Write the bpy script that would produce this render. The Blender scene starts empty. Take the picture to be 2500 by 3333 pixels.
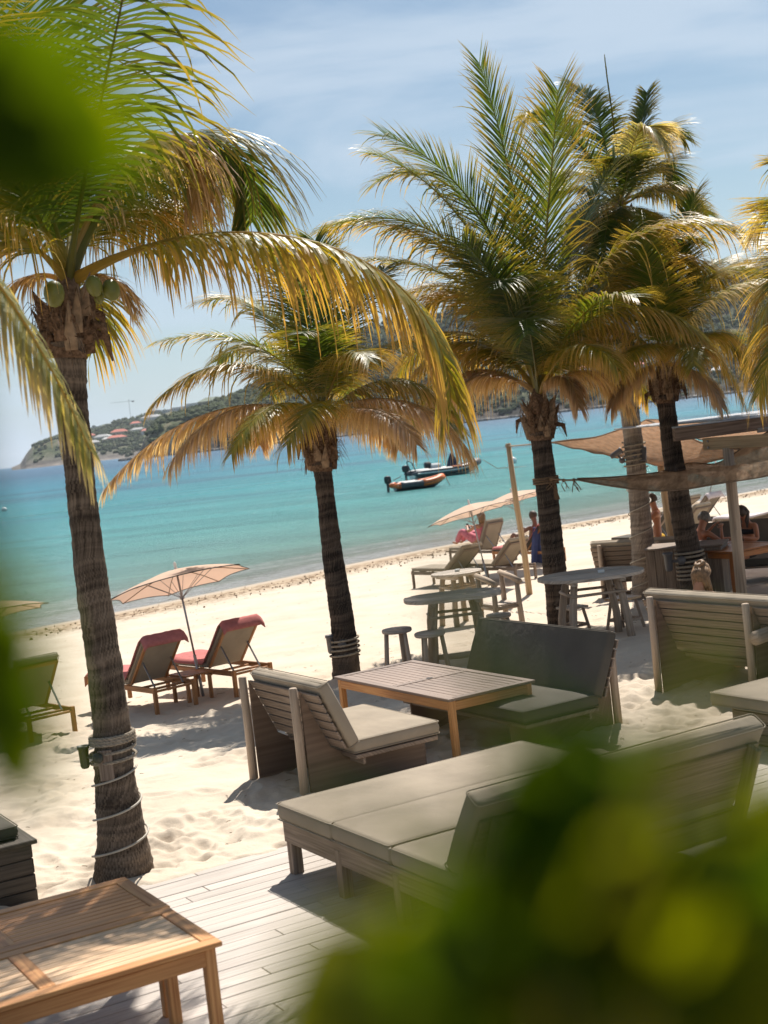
import bpy, bmesh, math, random
import numpy as np
from mathutils import Vector, Matrix

SC = bpy.context.scene
COL = SC.collection

# ------------------------------------------------------------------ camera, sky, sun, exposure
F = 4630.0            # focal length in pixels of the 2500 x 3333 photograph
CAMZ = 3.3
ROLL = math.radians(6.3)
PITCH = math.atan(277.8 / F)
_X = Vector((1, 0, 0))
FWD = Vector((0, math.cos(PITCH), -math.sin(PITCH)))
_U0 = Vector((0, math.sin(PITCH), math.cos(PITCH)))
RIGHT = _X * math.cos(ROLL) - _U0 * math.sin(ROLL)
UPV = _X * math.sin(ROLL) + _U0 * math.cos(ROLL)
CP = Vector((0, 0, CAMZ))

cam = bpy.data.cameras.new('camera')
cam.sensor_fit = 'VERTICAL'
cam.sensor_height = 36.0
cam.lens = 36.0 * F / 3333.0
cam.clip_start = 0.05
cam.clip_end = 40000
cam.dof.use_dof = True
cam.dof.focus_distance = 15.0
cam.dof.aperture_fstop = 2.9
camo = bpy.data.objects.new('camera', cam)
COL.objects.link(camo)
m = Matrix.Identity(4)
for i in range(3):
    m[i][0] = RIGHT[i]; m[i][1] = UPV[i]; m[i][2] = -FWD[i]; m[i][3] = CP[i]
camo.matrix_world = m
SC.camera = camo

SUN_EL = math.radians(53)
SUN_AZ = math.radians(14)      # from straight ahead towards the right
world = bpy.data.worlds.new('World')
SC.world = world
world.use_nodes = True
wn = world.node_tree.nodes; wl = world.node_tree.links
for n in list(wn): wn.remove(n)
wo = wn.new('ShaderNodeOutputWorld'); bg = wn.new('ShaderNodeBackground')
sky = wn.new('ShaderNodeTexSky'); sky.sky_type = 'NISHITA'; sky.sun_disc = False
sky.sun_elevation = SUN_EL; sky.sun_rotation = SUN_AZ
sky.air_density = 1.0; sky.dust_density = 1.0; sky.ozone_density = 1.5; sky.altitude = 10
tc = wn.new('ShaderNodeTexCoord'); mp = wn.new('ShaderNodeMapping')
mp.inputs['Rotation'].default_value = (0.0, math.radians(18), 0.0)
mp.inputs['Scale'].default_value = (1.6, 1.6, 8.0)
wl.new(tc.outputs['Generated'], mp.inputs['Vector'])
nz = wn.new('ShaderNodeTexNoise'); nz.inputs['Scale'].default_value = 1.7; nz.inputs['Detail'].default_value = 7
nz.inputs['Roughness'].default_value = 0.52; nz.inputs['Distortion'].default_value = 0.5
wl.new(mp.outputs[0], nz.inputs['Vector'])
cr = wn.new('ShaderNodeMapRange'); cr.interpolation_type = 'SMOOTHSTEP'
cr.inputs['From Min'].default_value = 0.44; cr.inputs['From Max'].default_value = 0.66
cr.inputs['To Max'].default_value = 0.7
wl.new(nz.outputs['Fac'], cr.inputs['Value'])
mx = wn.new('ShaderNodeMix'); mx.data_type = 'RGBA'
wl.new(cr.outputs[0], mx.inputs['Factor']); wl.new(sky.outputs[0], mx.inputs['A'])
mx.inputs['B'].default_value = (8.6, 8.9, 10.2, 1)
lp = wn.new('ShaderNodeSeparateXYZ'); wl.new(tc.outputs['Generated'], lp.inputs[0])
hr = wn.new('ShaderNodeMapRange'); hr.interpolation_type = 'SMOOTHSTEP'; hr.inputs['From Min'].default_value = 0.20; hr.inputs['From Max'].default_value = -0.02
hr.inputs['To Max'].default_value = 0.62; wl.new(lp.outputs['Z'], hr.inputs['Value'])
mh = wn.new('ShaderNodeMix'); mh.data_type = 'RGBA'; wl.new(hr.outputs[0], mh.inputs['Factor'])
wl.new(mx.outputs['Result'], mh.inputs['A']); mh.inputs['B'].default_value = (8.2, 8.9, 10.6, 1)
tn = wn.new('ShaderNodeMix'); tn.data_type = 'RGBA'; tn.blend_type = 'MULTIPLY'; tn.inputs['Factor'].default_value = 1
wl.new(mh.outputs['Result'], tn.inputs['A']); tn.inputs['B'].default_value = (.86, .98, 1.0, 1)
wl.new(tn.outputs['Result'], bg.inputs['Color'])
bg.inputs['Strength'].default_value = 0.055
wl.new(bg.outputs[0], wo.inputs['Surface'])

SUNV = Vector((math.sin(SUN_AZ) * math.cos(SUN_EL), math.cos(SUN_AZ) * math.cos(SUN_EL), math.sin(SUN_EL)))
sl = bpy.data.lights.new('sun', 'SUN'); sl.energy = 5.0; sl.angle = math.radians(0.53); sl.color = (1.0, 0.95, 0.87)
so = bpy.data.objects.new('sun', sl); COL.objects.link(so)
so.rotation_euler = SUNV.to_track_quat('Z', 'Y').to_euler()
so.location = (0, 0, 50)

SC.view_settings.view_transform = 'Standard'
SC.view_settings.look = 'None'
SC.view_settings.exposure = 0.62
SC.view_settings.gamma = 1.0
SC.view_settings.use_curve_mapping = False
SC.cycles.max_bounces = 8
SC.cycles.transparent_max_bounces = 16
SC.cycles.sample_clamp_indirect = 6
SC.cycles.use_denoising = True

# ------------------------------------------------------------------ picture <-> place
def ray(px, py):
    return FWD + RIGHT * ((px - 1250) / F) + UPV * ((1666.5 - py) / F)
def G(px, py, z=0.0):
    d = ray(px, py); return CP + d * ((z - CAMZ) / d.z)
def U(px, py, dist):
    d = ray(px, py); return CP + d * (dist / d.y)
D = 2500 / 1659.0
E1 = Vector((0.863, 0.506, 0)); E2 = Vector((-0.506, 0.863, 0))
SH_A = Vector((-10.54, 37.76)); SH_B = Vector((16.32, 60.24))
SHT = (SH_B - SH_A).normalized(); SHN = Vector((-SHT.y, SHT.x))   # towards the sea
SEA_Z = -1.1
PROF_S = [-60, -6, 0, 3, 6, 8, 12.5, 17, 20, 23, 26, 60]
PROF_Z = [-5.0, -1.6, -1.1, -.88, -.70, -.66, -.55, -.42, -.22, -.06, 0, 0]
def inland(x, y):
    t = (x - SH_A.x) * SHT.x + (y - SH_A.y) * SHT.y
    n = (x - SH_A.x) * SHN.x + (y - SH_A.y) * SHN.y
    return 1.3 * np.exp(-((t - 17) / 10.0) ** 2) - n
def zg0(x, y):
    return float(np.interp(inland(x, y), PROF_S, PROF_Z))
def GG(px, py):
    z = -.2
    for _ in range(12):
        p = G(px, py, z); z = zg0(p.x, p.y)
    p.z = z
    return p

_rs = np.random.RandomState(7)
_lat = _rs.rand(256, 256)
def vnoise(x, y):
    xi = np.floor(x).astype(int); yi = np.floor(y).astype(int)
    fx = x - xi; fy = y - yi
    fx = fx * fx * (3 - 2 * fx); fy = fy * fy * (3 - 2 * fy)
    a = _lat[xi & 255, yi & 255]; b = _lat[(xi + 1) & 255, yi & 255]
    c = _lat[xi & 255, (yi + 1) & 255]; d = _lat[(xi + 1) & 255, (yi + 1) & 255]
    return (a * (1 - fx) + b * fx) * (1 - fy) + (c * (1 - fx) + d * fx) * fy
def fbm(x, y, o=4, g=0.5):
    s = 0; a = 1; t = 0
    for k in range(o):
        s = s + a * vnoise(x * 2 ** k + 17.3 * k, y * 2 ** k + 9.1 * k); t += a; a *= g
    return s / t

# ------------------------------------------------------------------ materials
MATS = {}
def nm(name):
    mt = bpy.data.materials.new(name); mt.use_nodes = True
    return mt, mt.node_tree.nodes, mt.node_tree.links, mt.node_tree.nodes['Principled BSDF']
def ramp(nodes, stops):
    r = nodes.new('ShaderNodeValToRGB')
    while len(r.color_ramp.elements) < len(stops): r.color_ramp.elements.new(0.5)
    for e, (p, c) in zip(r.color_ramp.elements, stops):
        e.position = p; e.color = (*c, 1)
    return r
def simple(name, col, rough=0.6, metal=0.0, var=0.12, scale=8.0, bump=0.0, bscale=60, trans=0.0, spec=0.5):
    mt, n, l, p = nm(name)
    t = n.new('ShaderNodeTexCoord'); z = n.new('ShaderNodeTexNoise'); z.inputs['Scale'].default_value = scale
    z.inputs['Detail'].default_value = 5
    l.new(t.outputs['Object'], z.inputs['Vector'])
    r = ramp(n, [(0.25, tuple(c * (1 - var * 1.6) for c in col)), (0.75, tuple(min(1, c * (1 + var)) for c in col))])
    l.new(z.outputs['Fac'], r.inputs['Fac']); l.new(r.outputs['Color'], p.inputs['Base Color'])
    p.inputs['Roughness'].default_value = rough; p.inputs['Metallic'].default_value = metal
    p.inputs['Specular IOR Level'].default_value = spec
    if bump:
        b = n.new('ShaderNodeTexNoise'); b.inputs['Scale'].default_value = bscale; b.inputs['Detail'].default_value = 4
        l.new(t.outputs['Object'], b.inputs['Vector'])
        bp = n.new('ShaderNodeBump'); bp.inputs['Strength'].default_value = bump; bp.inputs['Distance'].default_value = 0.01
        l.new(b.outputs['Fac'], bp.inputs['Height']); l.new(bp.outputs['Normal'], p.inputs['Normal'])
    if trans:
        tr = n.new('ShaderNodeBsdfTranslucent'); l.new(r.outputs['Color'], tr.inputs['Color'])
        ms = n.new('ShaderNodeMixShader'); ms.inputs[0].default_value = trans
        o = n['Material Output']
        l.new(p.outputs[0], ms.inputs[1]); l.new(tr.outputs[0], ms.inputs[2]); l.new(ms.outputs[0], o.inputs['Surface'])
    MATS[name] = mt
    return mt
def wood(name, dark, light, rough=0.75, gs=1.0, bump=0.35, tv=0.27):
    """grain runs along u of the box uv; each piece has its own uv offset, so its own tone"""
    mt, n, l, p = nm(name)
    t = n.new('ShaderNodeUVMap')
    m1 = n.new('ShaderNodeMapping'); m1.inputs['Scale'].default_value = (1.2 * gs, 38 * gs, 1)
    l.new(t.outputs[0], m1.inputs['Vector'])
    g = n.new('ShaderNodeTexNoise'); g.inputs['Scale'].default_value = 1.6; g.inputs['Detail'].default_value = 6; g.inputs['Distortion'].default_value = 0.35
    l.new(m1.outputs[0], g.inputs['Vector'])
    m2 = n.new('ShaderNodeMapping'); m2.inputs['Scale'].default_value = (0.6, 0.9, 1)
    l.new(t.outputs[0], m2.inputs['Vector'])
    b = n.new('ShaderNodeTexNoise'); b.inputs['Scale'].default_value = 1.1; b.inputs['Detail'].default_value = 3
    l.new(m2.outputs[0], b.inputs['Vector'])
    mid = tuple((a + c) / 2 for a, c in zip(dark, light))
    r = ramp(n, [(0.28, dark), (0.5, mid), (0.72, light)])
    l.new(g.outputs['Fac'], r.inputs['Fac'])
    mr = n.new('ShaderNodeMapRange'); mr.inputs['From Min'].default_value = 0.3; mr.inputs['From Max'].default_value = 0.7
    mr.inputs['To Min'].default_value = 1 - tv * 1.2; mr.inputs['To Max'].default_value = 1 + tv * .8
    l.new(b.outputs['Fac'], mr.inputs['Value'])
    mu = n.new('ShaderNodeVectorMath'); mu.operation = 'SCALE'
    l.new(r.outputs['Color'], mu.inputs[0]); l.new(mr.outputs[0], mu.inputs['Scale'])
    l.new(mu.outputs[0], p.inputs['Base Color'])
    p.inputs['Roughness'].default_value = rough
    p.inputs['Specular IOR Level'].default_value = 0.3
    bp = n.new('ShaderNodeBump'); bp.inputs['Strength'].default_value = bump; bp.inputs['Distance'].default_value = 0.004
    l.new(g.outputs['Fac'], bp.inputs['Height']); l.new(bp.outputs['Normal'], p.inputs['Normal'])
    MATS[name] = mt
    return mt

wood('grey_wood', (.13, .092, .066), (.33, .25, .19))
wood('drift_wood', (.26, .205, .16), (.68, .58, .49), gs=.8, bump=.7)
wood('log_wood', (.28, .205, .15), (.58, .455, .345), gs=.5)
wood('pale_log', (.33, .21, .11), (.58, .42, .25), gs=.5, rough=.6)
wood('teak', (.40, .155, .05), (.66, .34, .13), rough=.5, bump=.2)
wood('teak_pale', (.54, .32, .17), (.80, .57, .36), rough=.5, bump=.2)
wood('teak_shaded', (.16, .108, .085), (.32, .23, .18), rough=.55, bump=.25)  # shade on the low table's top put into this greyer, darker teak
wood('orange_wood', (.26, .085, .025), (.48, .19, .06), rough=.4, bump=.15)
wood('lounger_wood', (.24, .10, .035), (.46, .22, .09), rough=.55, bump=.2)
wood('brown_beam', (.12, .07, .045), (.34, .23, .16), gs=.5)
wood('plywood', (.145, .098, .07), (.27, .19, .135), gs=.35, bump=.25)
wood('deck_wood', (.40, .345, .30), (.56, .495, .44), gs=.9, tv=.16, bump=.35, rough=.7)
wood('dark_wood', (.035, .027, .02), (.10, .08, .06))
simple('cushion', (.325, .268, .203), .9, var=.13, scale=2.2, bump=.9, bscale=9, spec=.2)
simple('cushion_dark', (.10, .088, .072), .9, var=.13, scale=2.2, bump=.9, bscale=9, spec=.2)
simple('piping', (.24, .215, .18), .9)
simple('canopy', (.66, .485, .37), .85, var=.04, scale=2, trans=.30, spec=.2)
simple('canopy_trim', (.02, .018, .018), .7)
simple('metal', (.30, .30, .31), .4, metal=.9, var=.1)
simple('grey_paint', (.30, .27, .24), .55)
simple('towel', (.46, .165, .155), .95, var=.12, scale=14, bump=.4, bscale=160, spec=.1)
simple('towel_orange', (.75, .20, .10), .95, var=.12, scale=14, spec=.1)
simple('towel_pale', (.70, .60, .58), .95, var=.1, scale=14, spec=.1)
simple('rope', (.36, .30, .23), .9, var=.25, scale=40, bump=.6, bscale=150, spec=.2)
simple('rope_brown', (.20, .13, .08), .9, var=.25, scale=40, spec=.2)
simple('cable', (.42, .37, .30), .6)
simple('lamp_plastic', (.028, .032, .028), .45)
simple('lamp_grey', (.10, .095, .10), .5)
simple('fibre', (.21, .13, .08), .95, var=.5, scale=30, bump=.8, bscale=90, spec=.1)
simple('petiole', (.30, .25, .05), .5, var=.25, scale=12)
simple('boot', (.34, .23, .14), .85, var=.35, scale=16, bump=.5, bscale=70)
simple('coconut', (.15, .155, .022), .42, var=.18, scale=14)
simple('skin', (.42, .19, .105), .55, var=.08, scale=9)
simple('skin_tan', (.34, .135, .065), .5, var=.08, scale=9)
simple('skin_dark', (.16, .075, .045), .5, var=.08, scale=9)
simple('hair_blond', (.25, .14, .065), .6, var=.35, scale=30, bump=.6, bscale=60)
simple('hair_grey', (.16, .14, .12), .7, var=.35, scale=30, bump=.6, bscale=60)
simple('hair_dark', (.05, .032, .02), .6, var=.3, scale=30, bump=.6, bscale=60)
simple('cloth_black', (.012, .012, .014), .8)
simple('cloth_yellow', (.70, .42, .02), .8)
simple('cloth_pink', (.60, .16, .20), .85, var=.25, scale=20)
simple('cloth_blue', (.045, .06, .16), .85)
simple('cloth_white', (.6, .6, .66), .85)
simple('white_paint', (.75, .75, .73), .5, var=.05)
simple('black_rubber', (.03, .033, .037), .5)
simple('grey_rubber', (.085, .09, .10), .5)
simple('orange_rubber', (.66, .15, .03), .5)
simple('navy_cover', (.012, .022, .06), .7)
simple('cup_blue', (.02, .05, .16), .3)
simple('roof_red', (.52, .13, .08), .8)
simple('roof_grey', (.40, .39, .38), .7)
simple('roof_green', (.14, .18, .12), .7)
simple('wall_white', (.68, .66, .62), .8)
simple('wall_cream', (.52, .44, .33), .8)
simple('window_dark', (.03, .035, .04), .25)
simple('stone', (.21, .19, .17), .9, var=.3, scale=.7, bump=.5, bscale=3)
simple('debris', (.22, .145, .085), .9, var=.4)
simple('corrugated', (.40, .40, .42), .45, metal=.3)
def stripes():
    mt, n, l, p = nm('striped_shirt')
    t = n.new('ShaderNodeTexCoord'); w = n.new('ShaderNodeTexWave'); w.inputs['Scale'].default_value = 14
    w.bands_direction = 'Z'
    l.new(t.outputs['Object'], w.inputs['Vector'])
    r = ramp(n, [(0.4, (.16, .22, .34)), (0.6, (.5, .54, .6))]); l.new(w.outputs['Fac'], r.inputs['Fac'])
    l.new(r.outputs['Color'], p.inputs['Base Color']); p.inputs['Roughness'].default_value = .9
    MATS['striped_shirt'] = mt
stripes()
def weave(name, c1, c2, hole):
    mt, n, l, p = nm(name)
    t = n.new('ShaderNodeUVMap')
    mp = n.new('ShaderNodeMapping'); mp.inputs['Rotation'].default_value = (0, 0, .6); l.new(t.outputs[0], mp.inputs['Vector'])
    a = n.new('ShaderNodeTexWave'); a.inputs['Scale'].default_value = 11; a.inputs['Distortion'].default_value = 1.5; a.inputs['Detail'].default_value = 2
    a.bands_direction = 'X'; l.new(mp.outputs[0], a.inputs['Vector'])
    b = n.new('ShaderNodeTexWave'); b.inputs['Scale'].default_value = 11; b.inputs['Distortion'].default_value = 1.5; b.inputs['Detail'].default_value = 2
    b.bands_direction = 'Y'; l.new(mp.outputs[0], b.inputs['Vector'])
    mu = n.new('ShaderNodeMath'); mu.operation = 'MULTIPLY'; l.new(a.outputs['Fac'], mu.inputs[0]); l.new(b.outputs['Fac'], mu.inputs[1])
    z = n.new('ShaderNodeTexNoise'); z.inputs['Scale'].default_value = 3; z.inputs['Detail'].default_value = 6; l.new(t.outputs[0], z.inputs['Vector'])
    r = ramp(n, [(0.3, c1), (0.7, c2)]); l.new(z.outputs['Fac'], r.inputs['Fac']); l.new(r.outputs['Color'], p.inputs['Base Color'])
    p.inputs['Roughness'].default_value = .95; p.inputs['Specular IOR Level'].default_value = .1
    tr = n.new('ShaderNodeBsdfTranslucent'); l.new(r.outputs['Color'], tr.inputs['Color'])
    ms = n.new('ShaderNodeMixShader'); ms.inputs[0].default_value = .45
    l.new(p.outputs[0], ms.inputs[1]); l.new(tr.outputs[0], ms.inputs[2])
    th = n.new('ShaderNodeMath'); th.operation = 'GREATER_THAN'; th.inputs[1].default_value = hole; l.new(mu.outputs[0], th.inputs[0])
    tp = n.new('ShaderNodeBsdfTransparent'); m2 = n.new('ShaderNodeMixShader')
    l.new(th.outputs[0], m2.inputs[0]); l.new(ms.outputs[0], m2.inputs[1]); l.new(tp.outputs[0], m2.inputs[2])
    bp = n.new('ShaderNodeBump'); bp.inputs['Strength'].default_value = .6; bp.inputs['Distance'].default_value = .01
    l.new(mu.outputs[0], bp.inputs['Height']); l.new(bp.outputs['Normal'], p.inputs['Normal'])
    l.new(m2.outputs[0], n['Material Output'].inputs['Surface'])
    MATS[name] = mt
weave('jute_cloth', (.30, .165, .09), (.52, .31, .18), .88)
weave('jute_net', (.15, .095, .06), (.36, .25, .165), .86)

def frond_mat():
    mt, n, l, p = nm('frond')
    a = n.new('ShaderNodeAttribute'); a.attribute_name = 'Col'
    l.new(a.outputs['Color'], p.inputs['Base Color']); p.inputs['Roughness'].default_value = .44
    p.inputs['Specular IOR Level'].default_value = .33
    tr = n.new('ShaderNodeBsdfTranslucent')
    mu = n.new('ShaderNodeMix'); mu.data_type = 'RGBA'; mu.blend_type = 'MULTIPLY'; mu.inputs['Factor'].default_value = 1
    l.new(a.outputs['Color'], mu.inputs['A']); mu.inputs['B'].default_value = (2.3, 1.95, .8, 1)
    l.new(mu.outputs['Result'], tr.inputs['Color'])
    ms = n.new('ShaderNodeMixShader'); ms.inputs[0].default_value = .42
    l.new(p.outputs[0], ms.inputs[1]); l.new(tr.outputs[0], ms.inputs[2]); l.new(ms.outputs[0], n['Material Output'].inputs['Surface'])
    MATS['frond'] = mt
frond_mat()
def leaf_mat(name, base, tcol, fac):
    mt, n, l, p = nm(name)
    t = n.new('ShaderNodeTexCoord'); z = n.new('ShaderNodeTexNoise'); z.inputs['Scale'].default_value = 25
    l.new(t.outputs['Object'], z.inputs['Vector'])
    r = ramp(n, [(0.3, tuple(c * .6 for c in base)), (0.7, base)]); l.new(z.outputs['Fac'], r.inputs['Fac'])
    l.new(r.outputs['Color'], p.inputs['Base Color']); p.inputs['Roughness'].default_value = .6
    p.inputs['Specular IOR Level'].default_value = .1
    tr = n.new('ShaderNodeBsdfTranslucent'); tr.inputs['Color'].default_value = (*tcol, 1)
    ms = n.new('ShaderNodeMixShader'); ms.inputs[0].default_value = fac
    l.new(p.outputs[0], ms.inputs[1]); l.new(tr.outputs[0], ms.inputs[2]); l.new(ms.outputs[0], n['Material Output'].inputs['Surface'])
    MATS[name] = mt
leaf_mat('broad_leaf', (.035, .075, .001), (.15, .23, .0005), .5)
leaf_mat('broad_leaf_sunlit', (.07, .095, .001), (.44, .46, .001), .55)  # brighter copy: sunlight through the leaf painted in; broad_leaf is the shaded tone
def trunk_mat(name, dark, light):
    mt, n, l, p = nm(name)
    t = n.new('ShaderNodeUVMap')
    m1 = n.new('ShaderNodeMapping'); m1.inputs['Scale'].default_value = (3.0, 60, 1); l.new(t.outputs[0], m1.inputs['Vector'])
    g = n.new('ShaderNodeTexNoise'); g.inputs['Scale'].default_value = 1.0; g.inputs['Detail'].default_value = 7; l.new(m1.outputs[0], g.inputs['Vector'])
    m2 = n.new('ShaderNodeMapping'); m2.inputs['Scale'].default_value = (11, .8, 1); l.new(t.outputs[0], m2.inputs['Vector'])
    w = n.new('ShaderNodeTexNoise'); w.inputs['Scale'].default_value = 1.0; w.inputs['Detail'].default_value = 5; w.inputs['Distortion'].default_value = .6
    l.new(m2.outputs[0], w.inputs['Vector'])
    ad = n.new('ShaderNodeMath'); ad.operation = 'ADD'; l.new(g.outputs['Fac'], ad.inputs[0]); l.new(w.outputs['Fac'], ad.inputs[1])
    r = ramp(n, [(0.40, dark), (0.52, tuple((a + b) / 2 for a, b in zip(dark, light))), (0.62, light)])
    hv = n.new('ShaderNodeMath'); hv.operation = 'MULTIPLY'; hv.inputs[1].default_value = .5; l.new(ad.outputs[0], hv.inputs[0])
    l.new(hv.outputs[0], r.inputs['Fac']); l.new(r.outputs['Color'], p.inputs['Base Color'])
    p.inputs['Roughness'].default_value = .9; p.inputs['Specular IOR Level'].default_value = .15
    bp = n.new('ShaderNodeBump'); bp.inputs['Strength'].default_value = .55; bp.inputs['Distance'].default_value = .012
    l.new(hv.outputs[0], bp.inputs['Height']); l.new(bp.outputs['Normal'], p.inputs['Normal'])
    MATS[name] = mt
trunk_mat('trunk_brown', (.045, .033, .024), (.22, .165, .12))
trunk_mat('trunk_dark', (.016, .013, .011), (.135, .10, .077))
trunk_mat('trunk_pale', (.13, .105, .085), (.38, .31, .25))

# ------------------------------------------------------------------ mesh building
RND = random.Random(11)
class MB:
    def __init__(s):
        s.v = []; s.f = []; s.uv = []; s.col = None
    def quad(s, pts, uvs=None):
        i = len(s.v); s.v += [tuple(p) for p in pts]; s.f.append(tuple(range(i, i + len(pts))))
        s.uv.append(uvs or [(0, 0)] * len(pts))
    def box(s, c, size, rot=None, ch=0.006, axis=None):
        """chamfered box; uv runs along the longest side"""
        hx, hy, hz = size[0] / 2, size[1] / 2, size[2] / 2
        ch = min(ch, hx * .45, hy * .45, hz * .45)
        c = Vector(c); la = axis if axis is not None else max(range(3), key=lambda k: size[k])
        oa = [k for k in range(3) if k != la]
        uo, vo = RND.random() * 40, RND.random() * 40
        idx = {}
        for sx in (-1, 1):
            for sy in (-1, 1):
                for sz in (-1, 1):
                    for a in range(3):
                        h = [hx * sx, hy * sy, hz * sz]
                        for k in range(3):
                            if k != a: h[k] -= ch * (sx, sy, sz)[k]
                        q = Vector(h); w = (rot @ q if rot else q) + c
                        idx[(sx, sy, sz, a)] = (len(s.v), h); s.v.append(tuple(w))
        def face(keys):
            hs = [idx[k] for k in keys]
            s.f.append(tuple(h[0] for h in hs))
            s.uv.append([(h[1][la] + uo, h[1][oa[0]] + h[1][oa[1]] + vo) for h in hs])
        for a in range(3):
            b, c2 = [k for k in range(3) if k != a]
            for sg in (-1, 1):
                ks = []
                for (p, q) in ((-1, -1), (1, -1), (1, 1), (-1, 1)):
                    t = [0, 0, 0]; t[a] = sg; t[b] = p; t[c2] = q; ks.append((*t, a))
                if (sg < 0) != (a == 1): ks.reverse()
                face(ks)
        for a in range(3):       # edges along axis a
            b, c2 = [k for k in range(3) if k != a]
            for p in (-1, 1):
                for q in (-1, 1):
                    def key(t, m):
                        r = [0, 0, 0]; r[a] = t; r[b] = p; r[c2] = q; return (*r, m)
                    ks = [key(-1, b), key(1, b), key(1, c2), key(-1, c2)]
                    if (p * q > 0) != (a == 1): ks.reverse()
                    face(ks)
        for sx in (-1, 1):
            for sy in (-1, 1):
                for sz in (-1, 1):
                    ks = [(sx, sy, sz, 0), (sx, sy, sz, 1), (sx, sy, sz, 2)]
                    if sx * sy * sz < 0: ks.reverse()
                    face(ks)
        return s
    def beam(s, a, b, w, h, up=(0, 0, 1), ch=0.006):
        a = Vector(a); b = Vector(b); d = b - a; L = d.length; d.normalize()
        up = Vector(up); x = d.cross(up)
        if x.length < 1e-4: x = d.cross(Vector((0, 1, 0)))
        x.normalize(); z = x.cross(d)
        r = Matrix((x, d, z)).transposed()
        return s.box((a + b) / 2, (w, L, h), r, ch, axis=1)
    def tube(s, pts, rad, seg=10, cap=True, squash=1.0, up=(0, 0, 1)):
        pts = [Vector(p) for p in pts]; n = len(pts)
        if not hasattr(rad, '__len__'): rad = [rad] * n
        base = len(s.v); L = 0; vs = RND.random() * 9
        ref = None; vv = []
        for i, p in enumerate(pts):
            t = (pts[min(i + 1, n - 1)] - pts[max(i - 1, 0)]).normalized()
            if ref is None:
                ref = Vector(up) if abs(t.dot(Vector(up))) < .95 else Vector((1, 0, 0))
            x = (ref - t * ref.dot(t))
            if x.length < 1e-5: x = Vector((1, 0, 0)) - t * t.x
            x.normalize(); ref = x; y = t.cross(x)
            if i: L += (p - pts[i - 1]).length
            vv.append(L + vs)
            for k in range(seg):
                a = 2 * math.pi * k / seg
                s.v.append(tuple(p + x * (math.cos(a) * rad[i]) + y * (math.sin(a) * rad[i] * squash)))
        for i in range(n - 1):
            for k in range(seg):
                k2 = (k + 1) % seg
                s.f.append((base + i * seg + k, base + i * seg + k2, base + (i + 1) * seg + k2, base + (i + 1) * seg + k))
                c = 2 * math.pi * rad[i]
                u0 = k / seg * c; u1 = (k + 1) / seg * c
                s.uv.append([(vv[i], u0), (vv[i], u1), (vv[i + 1], u1), (vv[i + 1], u0)])
        if cap:
            s.f.append(tuple(base + k for k in reversed(range(seg)))); s.uv.append([(.1 * math.cos(k), .1 * math.sin(k)) for k in range(seg)])
            s.f.append(tuple(base + (n - 1) * seg + k for k in range(seg))); s.uv.append([(.1 * math.cos(k), .1 * math.sin(k)) for k in range(seg)])
        return s
    def lathe(s, prof, c=(0, 0, 0), seg=20, sx=1.0, sy=1.0, rot=None):
        """prof: (radius, z) list"""
        c = Vector(c); base = len(s.v)
        for r, z in prof:
            for k in range(seg):
                a = 2 * math.pi * k / seg
                q = Vector((r * math.cos(a) * sx, r * math.sin(a) * sy, z))
                s.v.append(tuple((rot @ q if rot else q) + c))
        for i in range(len(prof) - 1):
            for k in range(seg):
                k2 = (k + 1) % seg
                s.f.append((base + i * seg + k, base + i * seg + k2, base + (i + 1) * seg + k2, base + (i + 1) * seg + k))
                s.uv.append([(k / seg, prof[i][1]), ((k + 1) / seg, prof[i][1]), ((k + 1) / seg, prof[i + 1][1]), (k / seg, prof[i + 1][1])])
        if prof[0][0] > 1e-4:
            s.f.append(tuple(base + k for k in reversed(range(seg)))); s.uv.append([(0, 0)] * seg)
        if prof[-1][0] > 1e-4:
            b2 = base + (len(prof) - 1) * seg
            s.f.append(tuple(b2 + k for k in range(seg))); s.uv.append([(0, 0)] * seg)
        return s
    def slab(s, outline, z0, z1, ch=.01):
        """flat plate from an outline (ccw), grain along x"""
        n = len(outline); b = len(s.v)
        cx = sum(p[0] for p in outline) / n; cy = sum(p[1] for p in outline) / n
        def ring(z, k):
            for p in outline:
                s.v.append((cx + (p[0] - cx) * k, cy + (p[1] - cy) * k, z))
        R = max(abs(p[0] - cx) for p in outline); k = 1 - ch / R
        ring(z0, k); ring(z0 + ch, 1); ring(z1 - ch, 1); ring(z1, k)
        for i in range(3):
            for j in range(n):
                j2 = (j + 1) % n
                s.f.append((b + i * n + j, b + i * n + j2, b + (i + 1) * n + j2, b + (i + 1) * n + j))
                s.uv.append([(outline[j][0], outline[j][1] + i * .03), (outline[j2][0], outline[j2][1] + i * .03), (outline[j2][0], outline[j2][1] + i * .03 + .03), (outline[j][0], outline[j][1] + i * .03 + .03)])
        s.f.append(tuple(b + j for j in reversed(range(n)))); s.uv.append([outline[j] for j in reversed(range(n))])
        s.f.append(tuple(b + 3 * n + j for j in range(n))); s.uv.append([outline[j] for j in range(n)])
        return s
    def build(s, name, mat, parent=None, smooth=False, auto=None):
        me = bpy.data.meshes.new(name)
        me.from_pydata(s.v, [], s.f)
        ul = me.uv_layers.new(name='UVMap')
        flat = [c for f in s.uv for p in f for c in p]
        ul.data.foreach_set('uv', flat)
        if s.col is not None:
            ca = me.color_attributes.new('Col', 'FLOAT_COLOR', 'POINT')
            ca.data.foreach_set('color', [c for q in s.col for c in (*q, 1)])
        mt = MATS[mat] if isinstance(mat, str) else mat
        me.materials.append(mt)
        if smooth:
            me.polygons.foreach_set('use_smooth', [True] * len(me.polygons))
        me.update()
        o = bpy.data.objects.new(name, me); COL.objects.link(o)
        if parent is not None: o.parent = parent
        return o

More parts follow.
